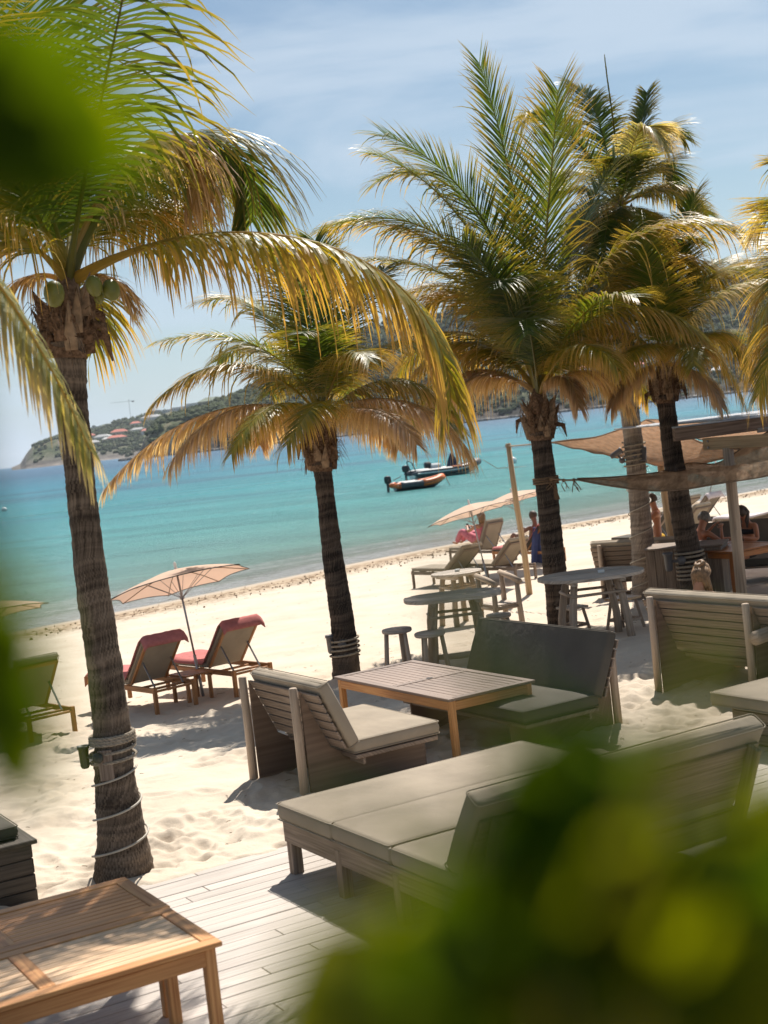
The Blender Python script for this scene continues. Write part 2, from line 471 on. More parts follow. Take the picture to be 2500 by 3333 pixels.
def tag(o, label=None, cat=None, group=None, kind=None):
    if label: o['label'] = label
    if cat: o['category'] = cat
    if group: o['group'] = group
    if kind: o['kind'] = kind
    return o
def empty(name, loc, rz=0.0, label=None, cat=None, group=None, tilt=None):
    o = bpy.data.objects.new(name, None); COL.objects.link(o); o.empty_display_size = .2
    o.location = loc; o.rotation_euler = tilt if tilt else (0, 0, rz)
    return tag(o, label, cat, group)
def dup(root, loc, rz, label=None, group=None):
    r = root.copy(); COL.objects.link(r); r.location = loc; r.rotation_euler = (0, 0, rz)
    if label: r['label'] = label
    if group: r['group'] = group
    for ch in list(root.children):
        c = ch.copy(); COL.objects.link(c); c.parent = r
        for g in ch.children:
            d = g.copy(); COL.objects.link(d); d.parent = c
    return r
def part(mb, name, mat, parent, smooth=False, label=None):
    o = mb.build(name, mat, parent, smooth)
    if label: o['label'] = label
    return o
def share(src, name, parent, loc=(0, 0, 0), rot=(0, 0, 0)):
    o = bpy.data.objects.new(name, src.data); COL.objects.link(o); o.parent = parent; o.location = loc; o.rotation_euler = rot
    return o
def face_rz(d):            # rotation that turns local +y to direction d
    return math.atan2(-d.x, d.y)
def cushion_mb(w, l, h, c=(0, 0, 0), rot=None, puff=.018, nx=9, ny=9):
    """soft box: rounded edges, slightly domed top; piping at the edges"""
    mb = MB(); c = Vector(c); r = min(.035, h * .45)
    prof = []
    for k in range(5):
        a = math.pi / 2 * k / 4
        prof.append((-r + r * math.sin(a), -h / 2 + r - r * math.cos(a)))
    prof += [(0.004, 0)]
    for k in range(5):
        a = math.pi / 2 * k / 4
        prof.append((-r + r * math.cos(a), h / 2 - r + r * math.sin(a)))
    pts = []
    N = 7
    def loop(off, z):
        hw, hl = w / 2 + off, l / 2 + off; q = []
        rc = .03
        for (cx, cy, a0) in ((hw - rc, hl - rc, 0), (-hw + rc, hl - rc, 90), (-hw + rc, -hl + rc, 180), (hw - rc, -hl + rc, 270)):
            for k in range(4):
                a = math.radians(a0 + 30 * k); q.append((cx + rc * math.cos(a), cy + rc * math.sin(a), z))
        return q
    rings = [loop(o, z) for o, z in prof]
    hw, hl = w / 2 - r, l / 2 - r
    b = len(mb.v); n = len(rings[0])
    for rg in rings:
        for q in rg:
            q = Vector(q); mb.v.append(tuple((rot @ q if rot else q) + c))
    for i in range(len(rings) - 1):
        for j in range(n):
            j2 = (j + 1) % n
            mb.f.append((b + i * n + j, b + i * n + j2, b + (i + 1) * n + j2, b + (i + 1) * n + j)); mb.uv.append([(0, 0)] * 4)
    for z_ in (h / 2 - r * .3, -h / 2 + r * .3):
        lp_ = [Vector(q) for q in loop(.002, z_)]; lp_ = [(rot @ q if rot else q) + c for q in lp_]
        if h > .05: mb.tube(lp_ + [lp_[0]], .0055, 4, cap=False)
    # domed caps: shrinking rings
    for sg, ri in ((1, len(rings) - 1), (-1, 0)):
        prev = b + ri * n; rg = rings[ri]
        for t, dz in ((.85, .45), (.6, .8), (.3, .97)):
            nb = len(mb.v)
            for q in rg:
                qq = Vector((q[0] * t, q[1] * t, q[2] + sg * puff * dz)); mb.v.append(tuple((rot @ qq if rot else qq) + c))
            for j in range(n):
                j2 = (j + 1) % n
                f = (prev + j, prev + j2, nb + j2, nb + j)
                mb.f.append(f if sg > 0 else f[::-1]); mb.uv.append([(0, 0)] * 4)
            prev = nb
        f = tuple(prev + j for j in range(n)); mb.f.append(f if sg > 0 else f[::-1]); mb.uv.append([(0, 0)] * n)
    return mb
# ------------------------------------------------------------------ the sand
def sand():
    az = np.radians(np.concatenate([np.linspace(-52, -26.5, 40), np.linspace(-26, 26, 580), np.linspace(26.5, 52, 40)])); na = len(az)
    nd = 1000; inv = np.linspace(1 / 5.0, 1 / 110.0, nd); dist = 1 / inv
    A, Dd = np.meshgrid(az, dist)
    x = np.tan(A) * Dd; y = Dd
    s = inland(x, y)
    z = np.interp(s, PROF_S, PROF_Z)
    big = (fbm(x * .35, y * .35, 3) - .5) * .10
    # trampled sand: pocks and small ridges, only on dry sand
    dry = np.clip((s - 2) / 6, 0, 1)
    foot = fbm(x * 2.3 + 3, y * 2.3, 3); foot = (foot - .5) * .15
    pits = np.abs(vnoise(x * 4.2, y * 4.2) - .5); pits = -np.clip(.16 - pits, 0, 1) * .12
    fine = (fbm(x * 9, y * 9, 2) - .5) * .018
    tramp = np.clip((fbm(x * .5 + 40, y * .5 + 3, 2) - .42) * 6, .25, 1)
    near = np.clip((24 - y) / 9, .25, 1)
    z = z + big * dry + (foot + pits + fine) * tramp * dry * near
    # footprints: a hollow with a pushed up rim, in wandering lines and scattered
    rr = random.Random(21); prints = []
    for _ in range(95):
        px_, py_ = rr.uniform(-6, 9), rr.uniform(8, 27); a_ = rr.uniform(0, 6.3)
        for k in range(rr.randint(6, 16)):
            a_ += rr.uniform(-.2, .2); px_ += math.cos(a_) * .34; py_ += math.sin(a_) * .34; o_ = .09 if k % 2 else -.09
            prints.append((px_ - math.sin(a_) * o_, py_ + math.cos(a_) * o_, a_))
    for _ in range(380):
        prints.append((rr.gauss(.5, 3), rr.uniform(9, 19), rr.uniform(0, 6.3)))
    for (px_, py_, a_) in prints:
        if py_ < 6: continue
        j0 = int(np.searchsorted(dist, py_ - .35)); j1 = int(np.searchsorted(dist, py_ + .35)) + 1
        aa = math.atan2(px_, py_); da = .35 / py_
        i0 = int(np.searchsorted(az, aa - da)); i1 = int(np.searchsorted(az, aa + da)) + 1
        if i1 <= i0 or j1 <= j0: continue
        dx = x[j0:j1, i0:i1] - px_; dy = y[j0:j1, i0:i1] - py_
        u_ = (dx * math.cos(a_) + dy * math.sin(a_)) / .15; v_ = (-dx * math.sin(a_) + dy * math.cos(a_)) / .075
        q_ = u_ * u_ + v_ * v_; dp = rr.uniform(.015, .034)
        z[j0:j1, i0:i1] += (-dp * np.exp(-q_ * 1.3) + dp * .55 * np.exp(-(np.sqrt(q_) - 1.5) ** 2 * 5)) * dry[j0:j1, i0:i1]
    berm = np.exp(-((s - 3.0) / .9) ** 2) * .05 * fbm(x * 3, y * 3, 3)
    z = z + berm
    # keep the sand below the deck boards
    dl = -((x + 1.15) * E2.x + (y - 11.36) * E2.y)     # distance on the near side of the deck edge
    zc = np.minimum(z, .012 + .02 * (fbm(x * 2.2, y * 2.2, 2) - .5) * 2)
    near_ = np.clip((dl + .9) / .8, 0, 1); z = z * (1 - near_) + zc * near_
    t2 = np.clip((dl - .02) / .30, 0, 1); z = z * (1 - t2) - .10 * t2
    v = np.stack([x, y, z], -1).reshape(-1, 3)
    i = np.arange(na * nd).reshape(nd, na)
    f = np.stack([i[:-1, :-1], i[:-1, 1:], i[1:, 1:], i[1:, :-1]], -1).reshape(-1, 4)
    me = bpy.data.meshes.new('sand'); me.vertices.add(len(v)); me.vertices.foreach_set('co', v.ravel())
    me.loops.add(f.size); me.loops.foreach_set('vertex_index', f.ravel())
    me.polygons.add(len(f)); me.polygons.foreach_set('loop_start', np.arange(0, f.size, 4)); me.polygons.foreach_set('loop_total', np.full(len(f), 4))
    me.polygons.foreach_set('use_smooth', [True] * len(f))
    at = me.attributes.new('inland', 'FLOAT', 'POINT'); at.data.foreach_set('value', s.ravel().astype(np.float32))
    me.update(); me.validate()
    mt, n, l, p = nm('sand')
    t = n.new('ShaderNodeTexCoord'); a = n.new('ShaderNodeAttribute'); a.attribute_name = 'inland'
    z1 = n.new('ShaderNodeTexNoise'); z1.inputs['Scale'].default_value = 1.1; z1.inputs['Detail'].default_value = 6; l.new(t.outputs['Object'], z1.inputs['Vector'])
    z2 = n.new('ShaderNodeTexNoise'); z2.inputs['Scale'].default_value = 5; z2.inputs['Detail'].default_value = 8; z2.inputs['Roughness'].default_value = .7; l.new(t.outputs['Object'], z2.inputs['Vector'])
    z3 = n.new('ShaderNodeTexNoise'); z3.inputs['Scale'].default_value = 170; z3.inputs['Detail'].default_value = 3; l.new(t.outputs['Object'], z3.inputs['Vector'])
    dryc = ramp(n, [(.3, (.53, .435, .335)), (.7, (.625, .53, .42))]); l.new(z1.outputs['Fac'], dryc.inputs['Fac'])
    # tide line: brown weed and wet sand
    weed = ramp(n, [(.44, (.16, .095, .045)), (.56, (.50, .38, .26)), (.68, (.60, .50, .38))]); l.new(z2.outputs['Fac'], weed.inputs['Fac'])
    ws = n.new('ShaderNodeMath'); ws.operation = 'MULTIPLY_ADD'; ws.inputs[1].default_value = 3.2; l.new(z2.outputs['Fac'], ws.inputs[0]); l.new(a.outputs['Fac'], ws.inputs[2])
    mk = n.new('ShaderNodeMapRange'); mk.interpolation_type = 'SMOOTHSTEP'; mk.inputs['From Min'].default_value = 4.6; mk.inputs['From Max'].default_value = 7.2
    l.new(ws.outputs[0], mk.inputs['Value'])
    m1 = n.new('ShaderNodeMix'); m1.data_type = 'RGBA'; l.new(mk.outputs[0], m1.inputs['Factor']); l.new(weed.outputs['Color'], m1.inputs['A']); l.new(dryc.outputs['Color'], m1.inputs['B'])
    mk2 = n.new('ShaderNodeMapRange'); mk2.interpolation_type = 'SMOOTHSTEP'; mk2.inputs['From Min'].default_value = .7; mk2.inputs['From Max'].default_value = 2.4
    l.new(a.outputs['Fac'], mk2.inputs['Value'])
    m2 = n.new('ShaderNodeMix'); m2.data_type = 'RGBA'; l.new(mk2.outputs[0], m2.inputs['Factor']); m2.inputs['A'].default_value = (.42, .32, .22, 1); l.new(m1.outputs['Result'], m2.inputs['B'])
    gr = n.new('ShaderNodeMix'); gr.data_type = 'RGBA'; gr.blend_type = 'MULTIPLY'; gr.inputs['Factor'].default_value = .35
    l.new(m2.outputs['Result'], gr.inputs['A']); l.new(z3.outputs['Color'], gr.inputs['B'])
    hs = n.new('ShaderNodeMapRange'); hs.inputs['From Min'].default_value = .25; hs.inputs['From Max'].default_value = .75; hs.inputs['To Min'].default_value = .82; hs.inputs['To Max'].default_value = 1.08
    l.new(z3.outputs['Fac'], hs.inputs['Value'])
    sc = n.new('ShaderNodeVectorMath'); sc.operation = 'SCALE'; l.new(m2.outputs['Result'], sc.inputs[0]); l.new(hs.outputs[0], sc.inputs['Scale'])
    l.new(sc.outputs[0], p.inputs['Base Color'])
    rr = n.new('ShaderNodeMapRange'); rr.inputs['From Min'].default_value = .2; rr.inputs['From Max'].default_value = 1.6; rr.inputs['To Min'].default_value = .25; rr.inputs['To Max'].default_value = .95
    l.new(a.outputs['Fac'], rr.inputs['Value']); l.new(rr.outputs[0], p.inputs['Roughness']); p.inputs['Specular IOR Level'].default_value = .25
    b2 = n.new('ShaderNodeTexNoise'); b2.inputs['Scale'].default_value = 14; b2.inputs['Detail'].default_value = 6; l.new(t.outputs['Object'], b2.inputs['Vector'])
    bp = n.new('ShaderNodeBump'); bp.inputs['Strength'].default_value = .35; bp.inputs['Distance'].default_value = .03
    l.new(b2.outputs['Fac'], bp.inputs['Height']); l.new(bp.outputs['Normal'], p.inputs['Normal'])
    me.materials.append(mt)
    o = bpy.data.objects.new('sand', me); COL.objects.link(o); o['kind'] = 'structure'
sand()
# ground behind and beside the camera
mb = MB(); mb.quad([(-60, -40, -.12), (60, -40, -.12), (60, 5.02, -.12), (-60, 5.02, -.12)]); mb.build('ground', bpy.data.materials['sand'])['kind'] = 'structure'

def debris():
    mb = MB(); r = random.Random(5)
    for k in range(1100):
        d = 8 + 30 * r.random() ** 1.5; x = (r.random() * 2 - 1) * .33 * d; y = d
        s = inland(x, y)
        if s < 2.5 or ((x + 1.15) * E2.x + (y - 11.36) * E2.y) < .3: continue
        L = r.uniform(.02, .07) * (1 if r.random() < .95 else 2.2); a = r.uniform(0, 6.3); z = zg0(x, y) + .012
        dx, dy = math.cos(a) * L, math.sin(a) * L
        mb.tube([(x, y, z), (x + dx * .5 + dy * .1, y + dy * .5, z + .004), (x + dx, y + dy, z + .002)], .003, 3)
    for k in range(1300):
        t = r.uniform(-4, 45); s = max(.8, r.gauss(3.0, .8))
        q = SH_A + SHT * t - SHN * s
        if q.y < 20: continue
        c = (q.x, q.y, zg0(q.x, q.y) + .03); w = r.uniform(.006, .024)
        mb.lathe([(w, -.03), (w * .8, .005), (0.0, .015)], c, 5, sx=r.uniform(.6, 1.8))
    tag(mb.build('beach_debris', 'debris'), 'twigs and brown seaweed scraps littering the pale sand', 'debris', kind='stuff')
debris()

# ------------------------------------------------------------------ the sea
def sea():
    t_ = np.concatenate([np.linspace(-60, 80, 90), [120, 200, 400, 900, 3000, 14000]])
    t_ = np.concatenate([[-14000, -3000, -900, -400, -200, -110], t_])
    n_ = np.concatenate([np.linspace(-3, 12, 60), np.geomspace(12.5, 16000, 70)])
    T, N = np.meshgrid(t_, n_)
    bx = SH_A.x + SHT.x * T + SHN.x * N; by = SH_A.y + SHT.y * T + SHN.y * N
    z = np.full_like(bx, SEA_Z)
    v = np.stack([bx, by, z], -1).reshape(-1, 3)
    h, w = T.shape; i = np.arange(h * w).reshape(h, w)
    f = np.stack([i[:-1, :-1], i[:-1, 1:], i[1:, 1:], i[1:, :-1]], -1).reshape(-1, 4)
    me = bpy.data.meshes.new('sea'); me.from_pydata(v.tolist(), [], f.tolist())
    s = -inland(bx, by)
    at = me.attributes.new('offshore', 'FLOAT', 'POINT'); at.data.foreach_set('value', s.ravel().astype(np.float32))
    mt, n, l, p = nm('sea_water')
    tc = n.new('ShaderNodeTexCoord'); a = n.new('ShaderNodeAttribute'); a.attribute_name = 'offshore'
    def noise(sc, det, scale3=(1, 1, 1), rot=0.0, dist=0.0, rough=.5):
        mpn = n.new('ShaderNodeMapping'); mpn.inputs['Rotation'].default_value = (0, 0, rot); mpn.inputs['Scale'].default_value = scale3
        l.new(tc.outputs['Object'], mpn.inputs['Vector'])
        z = n.new('ShaderNodeTexNoise'); z.inputs['Scale'].default_value = sc; z.inputs['Detail'].default_value = det
        z.inputs['Distortion'].default_value = dist; z.inputs['Roughness'].default_value = rough
        l.new(mpn.outputs[0], z.inputs['Vector']); return z
    rt = -math.atan2(SHT.y, SHT.x)
    # depth colour
    lg = n.new('ShaderNodeMath'); lg.operation = 'LOGARITHM'; lg.inputs[1].default_value = 10
    mxn = n.new('ShaderNodeMath'); mxn.operation = 'MAXIMUM'; mxn.inputs[1].default_value = .3; l.new(a.outputs['Fac'], mxn.inputs[0]); l.new(mxn.outputs[0], lg.inputs[0])
    dv = n.new('ShaderNodeMapRange'); dv.inputs['From Min'].default_value = -.5; dv.inputs['From Max'].default_value = 3.5; l.new(lg.outputs[0], dv.inputs['Value'])
    c = ramp(n, [(0, (.55, .47, .36)), (.15, (.53, .52, .42)), (.27, (.43, .54, .45)), (.38, (.26, .52, .455)), (.49, (.12, .45, .43)), (.60, (.045, .35, .385)), (.70, (.015, .22, .32)), (.80, (.006, .08, .17))])
    l.new(dv.outputs[0], c.inputs['Fac'])
    # dark grass beds
    g = noise(.02, 5, (.42, 1.5, 1), rt, .4, .6)
    gm = n.new('ShaderNodeMapRange'); gm.interpolation_type = 'SMOOTHSTEP'; gm.inputs['From Min'].default_value = .49; gm.inputs['From Max'].default_value = .62; gm.inputs['To Max'].default_value = .7
    l.new(g.outputs['Fac'], gm.inputs['Value'])
    far = n.new('ShaderNodeMapRange'); far.inputs['From Min'].default_value = 30; far.inputs['From Max'].default_value = 110; l.new(a.outputs['Fac'], far.inputs['Value'])
    gf = n.new('ShaderNodeMath'); gf.operation = 'MULTIPLY'; l.new(gm.outputs[0], gf.inputs[0]); l.new(far.outputs[0], gf.inputs[1])
    m1 = n.new('ShaderNodeMix'); m1.data_type = 'RGBA'; l.new(gf.outputs[0], m1.inputs['Factor']); l.new(c.outputs['Color'], m1.inputs['A']); m1.inputs['B'].default_value = (.030, .13, .21, 1)
    g2 = noise(.12, 4, (.35, 1.6, 1), rt, .3)
    g2m = n.new('ShaderNodeMapRange'); g2m.inputs['From Min'].default_value = .35; g2m.inputs['From Max'].default_value = .7; g2m.inputs['To Min'].default_value = 1.12; g2m.inputs['To Max'].default_value = .80
    l.new(g2.outputs['Fac'], g2m.inputs['Value'])
    sc = n.new('ShaderNodeVectorMath'); sc.operation = 'SCALE'; l.new(m1.outputs['Result'], sc.inputs[0]); l.new(g2m.outputs[0], sc.inputs['Scale'])
    # foam: swash line at the sand and two broken wave lines behind it
    fz = noise(1.3, 7, (.55, 1.3, 1), rt, .8, .65); fz2 = noise(.16, 3, (1, 1, 1), rt)
    sh = n.new('ShaderNodeMath'); sh.operation = 'MULTIPLY_ADD'; sh.inputs[1].default_value = 2.4; l.new(fz.outputs['Fac'], sh.inputs[0]); l.new(a.outputs['Fac'], sh.inputs[2])
    sh2 = n.new('ShaderNodeMath'); sh2.operation = 'MULTIPLY_ADD'; sh2.inputs[1].default_value = 2.2; l.new(fz2.outputs['Fac'], sh2.inputs[0]); l.new(sh.outputs[0], sh2.inputs[2])
    fr = ramp(n, [(0, (1, 1, 1)), (.12, (1, 1, 1)), (.17, (.45, .45, .45)), (.25, (.15, .15, .15)), (.30, (.9, .9, .9)), (.34, (.2, .2, .2)), (.45, (.55, .55, .55)), (.52, (.03, .03, .03))])
    fs = n.new('ShaderNodeMapRange'); fs.inputs['From Min'].default_value = 2.4; fs.inputs['From Max'].default_value = 12.4; l.new(sh2.outputs[0], fs.inputs['Value']); l.new(fs.outputs[0], fr.inputs['Fac'])
    fb = noise(4.5, 6, (.6, 1.2, 1), rt, .6, .7)
    fbm_ = n.new('ShaderNodeMapRange'); fbm_.inputs['From Min'].default_value = .33; fbm_.inputs['From Max'].default_value = .52; l.new(fb.outputs['Fac'], fbm_.inputs['Value'])
    fm = n.new('ShaderNodeMath'); fm.operation = 'MULTIPLY'; l.new(fr.outputs['Color'], fm.inputs[0]); l.new(fbm_.outputs[0], fm.inputs[1])
    m2 = n.new('ShaderNodeMix'); m2.data_type = 'RGBA'; l.new(fm.outputs[0], m2.inputs['Factor']); l.new(sc.outputs[0], m2.inputs['A']); m2.inputs['B'].default_value = (.82, .82, .80, 1)
    l.new(m2.outputs['Result'], p.inputs['Base Color'])
    rg = n.new('ShaderNodeMapRange'); rg.inputs['To Min'].default_value = .07; rg.inputs['To Max'].default_value = .42; rg.inputs['From Min'].default_value = .25; rg.inputs['From Max'].default_value = .85; l.new(dv.outputs[0], rg.inputs['Value']); l.new(rg.outputs[0], p.inputs['Roughness'])
    p.inputs['IOR'].default_value = 1.33; p.inputs['Specular IOR Level'].default_value = .24
    w1 = noise(1.9, 7, (.5, 1.5, 1), rt + .25, .5, .68); w2 = noise(.35, 3, (.5, 1.6, 1), rt - .1, .2)
    ad = n.new('ShaderNodeMath'); ad.operation = 'MULTIPLY_ADD'; ad.inputs[1].default_value = 1.6; l.new(w2.outputs['Fac'], ad.inputs[0]); l.new(w1.outputs['Fac'], ad.inputs[2])
    bp = n.new('ShaderNodeBump'); bp.inputs['Strength'].default_value = 1.0; bp.inputs['Distance'].default_value = .75
    l.new(ad.outputs[0], bp.inputs['Height']); w3 = noise(7.5, 4, (.7, 1.2, 1), rt + .5, .6, .6); bp2 = n.new('ShaderNodeBump'); bp2.inputs['Strength'].default_value = 1.0; bp2.inputs['Distance'].default_value = .14
    l.new(w3.outputs['Fac'], bp2.inputs['Height']); l.new(bp.outputs['Normal'], bp2.inputs['Normal']); l.new(bp2.outputs['Normal'], p.inputs['Normal'])
    me.materials.append(mt)
    o = bpy.data.objects.new('sea', me); COL.objects.link(o); o['kind'] = 'structure'
sea()

# ------------------------------------------------------------------ hills across the bay
def hy(px): return 1524.7 - .1103 * px
HILL = {}
def hill(name, d0, d1, pts, px0, px1, seed, cliff, nc=420, nr=64, rough=1.0, dshore=None):
    xs = [p[0] for p in pts]; hs = [p[1] for p in pts]
    px = np.linspace(px0, px1, nc); ang = np.arctan((px - 1220) / 4640.)
    hp = np.interp(px, xs, hs)
    t = np.concatenate([np.linspace(0, 1, nr), np.linspace(1.06, 2, 12)])
    P, T = np.meshgrid(px, t); Hh = np.interp(P, xs, hs)
    Y = d0 + (d1 - d0) * T
    Xx = (P - 1220) / 4640. * Y
    zr = Hh / 4640. * (d1) + CAMZ * 1.0            # ridge height seen at that pixel
    zr = np.maximum(zr, 0)
    cl = np.interp(P, cliff[0], cliff[1])          # 1: steep cliff, 0: even slope
    tt = np.clip(T, 0, 1)
    prof = (1 - cl) * (tt ** 1.05) + cl * np.clip(tt * 5, 0, 1) * (.72 + .28 * tt)
    prof = prof * np.clip((2.02 - T) * 1.0, 0, 1)
    edge = np.clip((P - px0) / 30., 0, 1)
    nzz = (fbm(P / 22. + seed, T * 7 + seed, 5, .55) - .5)
    z = SEA_Z - 2 + (zr - SEA_Z + 2) * prof + nzz * zr * .26 * rough * np.clip(tt * 3, 0, 1)
    z = np.where(T <= 0.0, SEA_Z - 3, z)
    HILL[name] = (px, t, Xx, Y, z)
    v = np.stack([Xx, Y, z], -1).reshape(-1, 3)
    i = np.arange(P.size).reshape(P.shape)
    f = np.stack([i[:-1, :-1], i[:-1, 1:], i[1:, 1:], i[1:, :-1]], -1).reshape(-1, 4)
    me = bpy.data.meshes.new(name); me.from_pydata(v.tolist(), [], f.tolist())
    mt, n, l, p = nm(name)
    tc = n.new('ShaderNodeTexCoord'); ge = n.new('ShaderNodeNewGeometry'); sp = n.new('ShaderNodeSeparateXYZ'); l.new(ge.outputs['Normal'], sp.inputs[0])
    po = n.new('ShaderNodeSeparateXYZ'); l.new(ge.outputs['Position'], po.inputs[0])
    z1 = n.new('ShaderNodeTexNoise'); z1.inputs['Scale'].default_value = .035; z1.inputs['Detail'].default_value = 8; z1.inputs['Roughness'].default_value = .7; l.new(tc.outputs['Object'], z1.inputs['Vector'])
    g = ramp(n, [(.34, (.05, .065, .032)), (.48, (.085, .10, .05)), (.58, (.17, .155, .095)), (.70, (.32, .27, .19))]); l.new(z1.outputs['Fac'], g.inputs['Fac'])
    mp_ = n.new('ShaderNodeMapping'); mp_.inputs['Scale'].default_value = (1, 1, 4); l.new(tc.outputs['Object'], mp_.inputs['Vector'])
    z2 = n.new('ShaderNodeTexNoise'); z2.inputs['Scale'].default_value = .03; z2.inputs['Detail'].default_value = 9; z2.inputs['Roughness'].default_value = .7; l.new(mp_.outputs[0], z2.inputs['Vector'])
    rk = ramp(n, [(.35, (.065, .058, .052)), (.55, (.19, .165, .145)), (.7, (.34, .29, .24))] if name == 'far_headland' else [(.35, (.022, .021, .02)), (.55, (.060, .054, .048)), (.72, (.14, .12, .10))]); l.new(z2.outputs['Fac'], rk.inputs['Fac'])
    lo = n.new('ShaderNodeMapRange'); lo.inputs['From Min'].default_value = 4; lo.inputs['From Max'].default_value = 16; lo.inputs['To Min'].default_value = 1; lo.inputs['To Max'].default_value = 0
    l.new(po.outputs['Z'], lo.inputs['Value'])
    st = n.new('ShaderNodeMapRange'); st.inputs['From Min'].default_value = .82; st.inputs['From Max'].default_value = .6; l.new(sp.outputs['Z'], st.inputs['Value'])
    mxx = n.new('ShaderNodeMath'); mxx.operation = 'MAXIMUM'; l.new(lo.outputs[0], mxx.inputs[0]); l.new(st.outputs[0], mxx.inputs[1])
    m1 = n.new('ShaderNodeMix'); m1.data_type = 'RGBA'; l.new(mxx.outputs[0], m1.inputs['Factor']); l.new(g.outputs['Color'], m1.inputs['A']); l.new(rk.outputs['Color'], m1.inputs['B'])
    l.new(m1.outputs['Result'], p.inputs['Base Color']); p.inputs['Roughness'].default_value = .95; p.inputs['Specular IOR Level'].default_value = .1
    bp = n.new('ShaderNodeBump'); bp.inputs['Strength'].default_value = 1; bp.inputs['Distance'].default_value = 6; l.new(z2.outputs['Fac'], bp.inputs['Height']); l.new(bp.outputs['Normal'], p.inputs['Normal'])
    me.materials.append(mt)
    o = bpy.data.objects.new(name, me); COL.objects.link(o); o['kind'] = 'structure'
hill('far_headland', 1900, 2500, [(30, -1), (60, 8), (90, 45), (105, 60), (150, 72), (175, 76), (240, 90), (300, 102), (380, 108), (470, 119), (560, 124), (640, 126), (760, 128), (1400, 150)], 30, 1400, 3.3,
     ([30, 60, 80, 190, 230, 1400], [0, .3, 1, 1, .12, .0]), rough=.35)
hill('near_hills', 1050, 1330, [(440, -2), (456, 12), (470, 45), (490, 68), (528, 98), (633, 118), (700, 131), (800, 160), (900, 200), (1100, 285), (1300, 330), (1500, 350), (1800, 372), (2100, 385), (2400, 395), (2900, 400), (3600, 380)], 440, 3600, 8.1,
     ([440, 460, 640, 900, 1100, 3600], [1, 1, .9, .55, .05, 0]), rough=.6)

def on_hill(name, px, tv, off=0.0):
    pxs, t, X_, Y_, Z_ = HILL[name]
    j = int(np.clip(np.searchsorted(pxs, px), 0, len(pxs) - 1)); i = int(np.clip(np.searchsorted(t, tv), 0, len(t) - 1))
    return Vector((float(X_[i, j]), float(Y_[i, j]), float(Z_[i, j]) + off))
simple('hill_bush', (.075, .090, .042), .95, var=.45, scale=.05, spec=.1)
def hill_bushes():
    r = random.Random(3); mb = MB()
    ico = bmesh.new(); bmesh.ops.create_icosphere(ico, subdivisions=1, radius=1)
    iv = [v.co.copy() for v in ico.verts]; fi = [[v.index for v in f.verts] for f in ico.faces]; ico.free()
    for name, cnt, p0, p1, s0, s1 in (('near_hills', 9000, 480, 2700, 1.2, 3.6), ('far_headland', 3500, 110, 820, 2, 4.5)):
        for _ in range(cnt):
            px = r.uniform(p0, p1); tv = r.random() ** .8
            if name == 'near_hills' and px < 700 and r.random() < .6 and tv < .75: continue
            c = on_hill(name, px, tv); rr = r.uniform(s0, s1)
            if c.z < 7 and r.random() < .7: continue
            if name == 'far_headland' and fbm(np.array(px / 30.), np.array(tv * 5.), 3) > .56: continue
            b = len(mb.v); sq = r.uniform(.6, 1.0)
            for q in iv:
                k = r.uniform(.7, 1.25); mb.v.append((c.x + q.x * rr * k, c.y + q.y * rr * k, c.z + rr * .35 + q.z * rr * sq * k))
            for q in fi: mb.f.append(tuple(b + k for k in q)); mb.uv.append([(0, 0)] * 3)
    tag(mb.build('hillside_scrub', 'hill_bush'), 'dark green scrub covering the hills across the bay', 'scrub', kind='stuff')
hill_bushes()
def shore_rocks():
    r = random.Random(8); mb = MB()
    for _ in range(900):
        px = r.uniform(640, 2700); c = on_hill('near_hills', px, 0.02)
        rr = r.uniform(.8, 2.6); x, y = c.x, c.y - r.uniform(0, 14); b = len(mb.v)
        mb.box((x, y, SEA_Z + rr * .3), (rr * 1.8, rr * 1.3, rr), Matrix.Rotation(r.uniform(0, 3), 3, 'Z') @ Matrix.Rotation(r.uniform(-.4, .4), 3, 'X'), rr * .3)
    for _ in range(60):
        px = r.uniform(400, 470); c = on_hill('near_hills', 460, 0.02)
        x = (px - 1220) / 4640 * c.y; rr = r.uniform(2, 6)
        mb.box((x, c.y - r.uniform(0, 20), SEA_Z + .3), (rr * 1.8, rr, rr * .7), Matrix.Rotation(r.uniform(0, 3), 3, 'Z'), rr * .2)
    tag(mb.build('shore_rocks', 'stone'), 'grey boulders along the waterline below the hills', 'rocks', kind='stuff')
shore_rocks()
def house(hillname, px, tv, w, d, h, roofm, wallm, label, cat='house', flat=False):
    c = on_hill(hillname, px, tv); s = 1.0
    o = empty('hillside_house', (c.x, c.y, c.z - h * .15), random.Random(px).uniform(-.35, .35), label, cat, 'houses on the hills across the bay')
    wl_ = part(MB().box((0, 0, h / 2), (w, d, h), ch=.05), 'wall', wallm, o)
    mb = MB()
    if flat: mb.box((0, 0, h + .3), (w + 1.2, d + 1.2, .5), ch=.1)
    else:
        e = .7; rh = min(w, d) * .3; a = [(-w / 2 - e, -d / 2 - e, h), (w / 2 + e, -d / 2 - e, h), (w / 2 + e, d / 2 + e, h), (-w / 2 - e, d / 2 + e, h)]
        r0, r1 = (-w * .25, 0, h + rh), (w * .25, 0, h + rh)
        mb.quad([a[0], a[1], r1, r0]); mb.quad([a[2], a[3], r0, r1]); mb.quad([a[1], a[2], r1]); mb.quad([a[3], a[0], r0]); mb.quad([a[3], a[2], a[1], a[0]])
    part(mb, 'roof', roofm, o)
    n = max(2, int(w / 4)); src = None
    for k in range(n):
        x = -w / 2 + w * (k + .5) / n
        if src is None:
            src = part(MB().box((0, 0, 0), (1.5, .2, 1.7), ch=.02), 'window', 'window_dark', o); src.location = (x, -d / 2 - .05, h * .5)
        else: share(src, 'window', o, (x, -d / 2 - .05, h * .5))
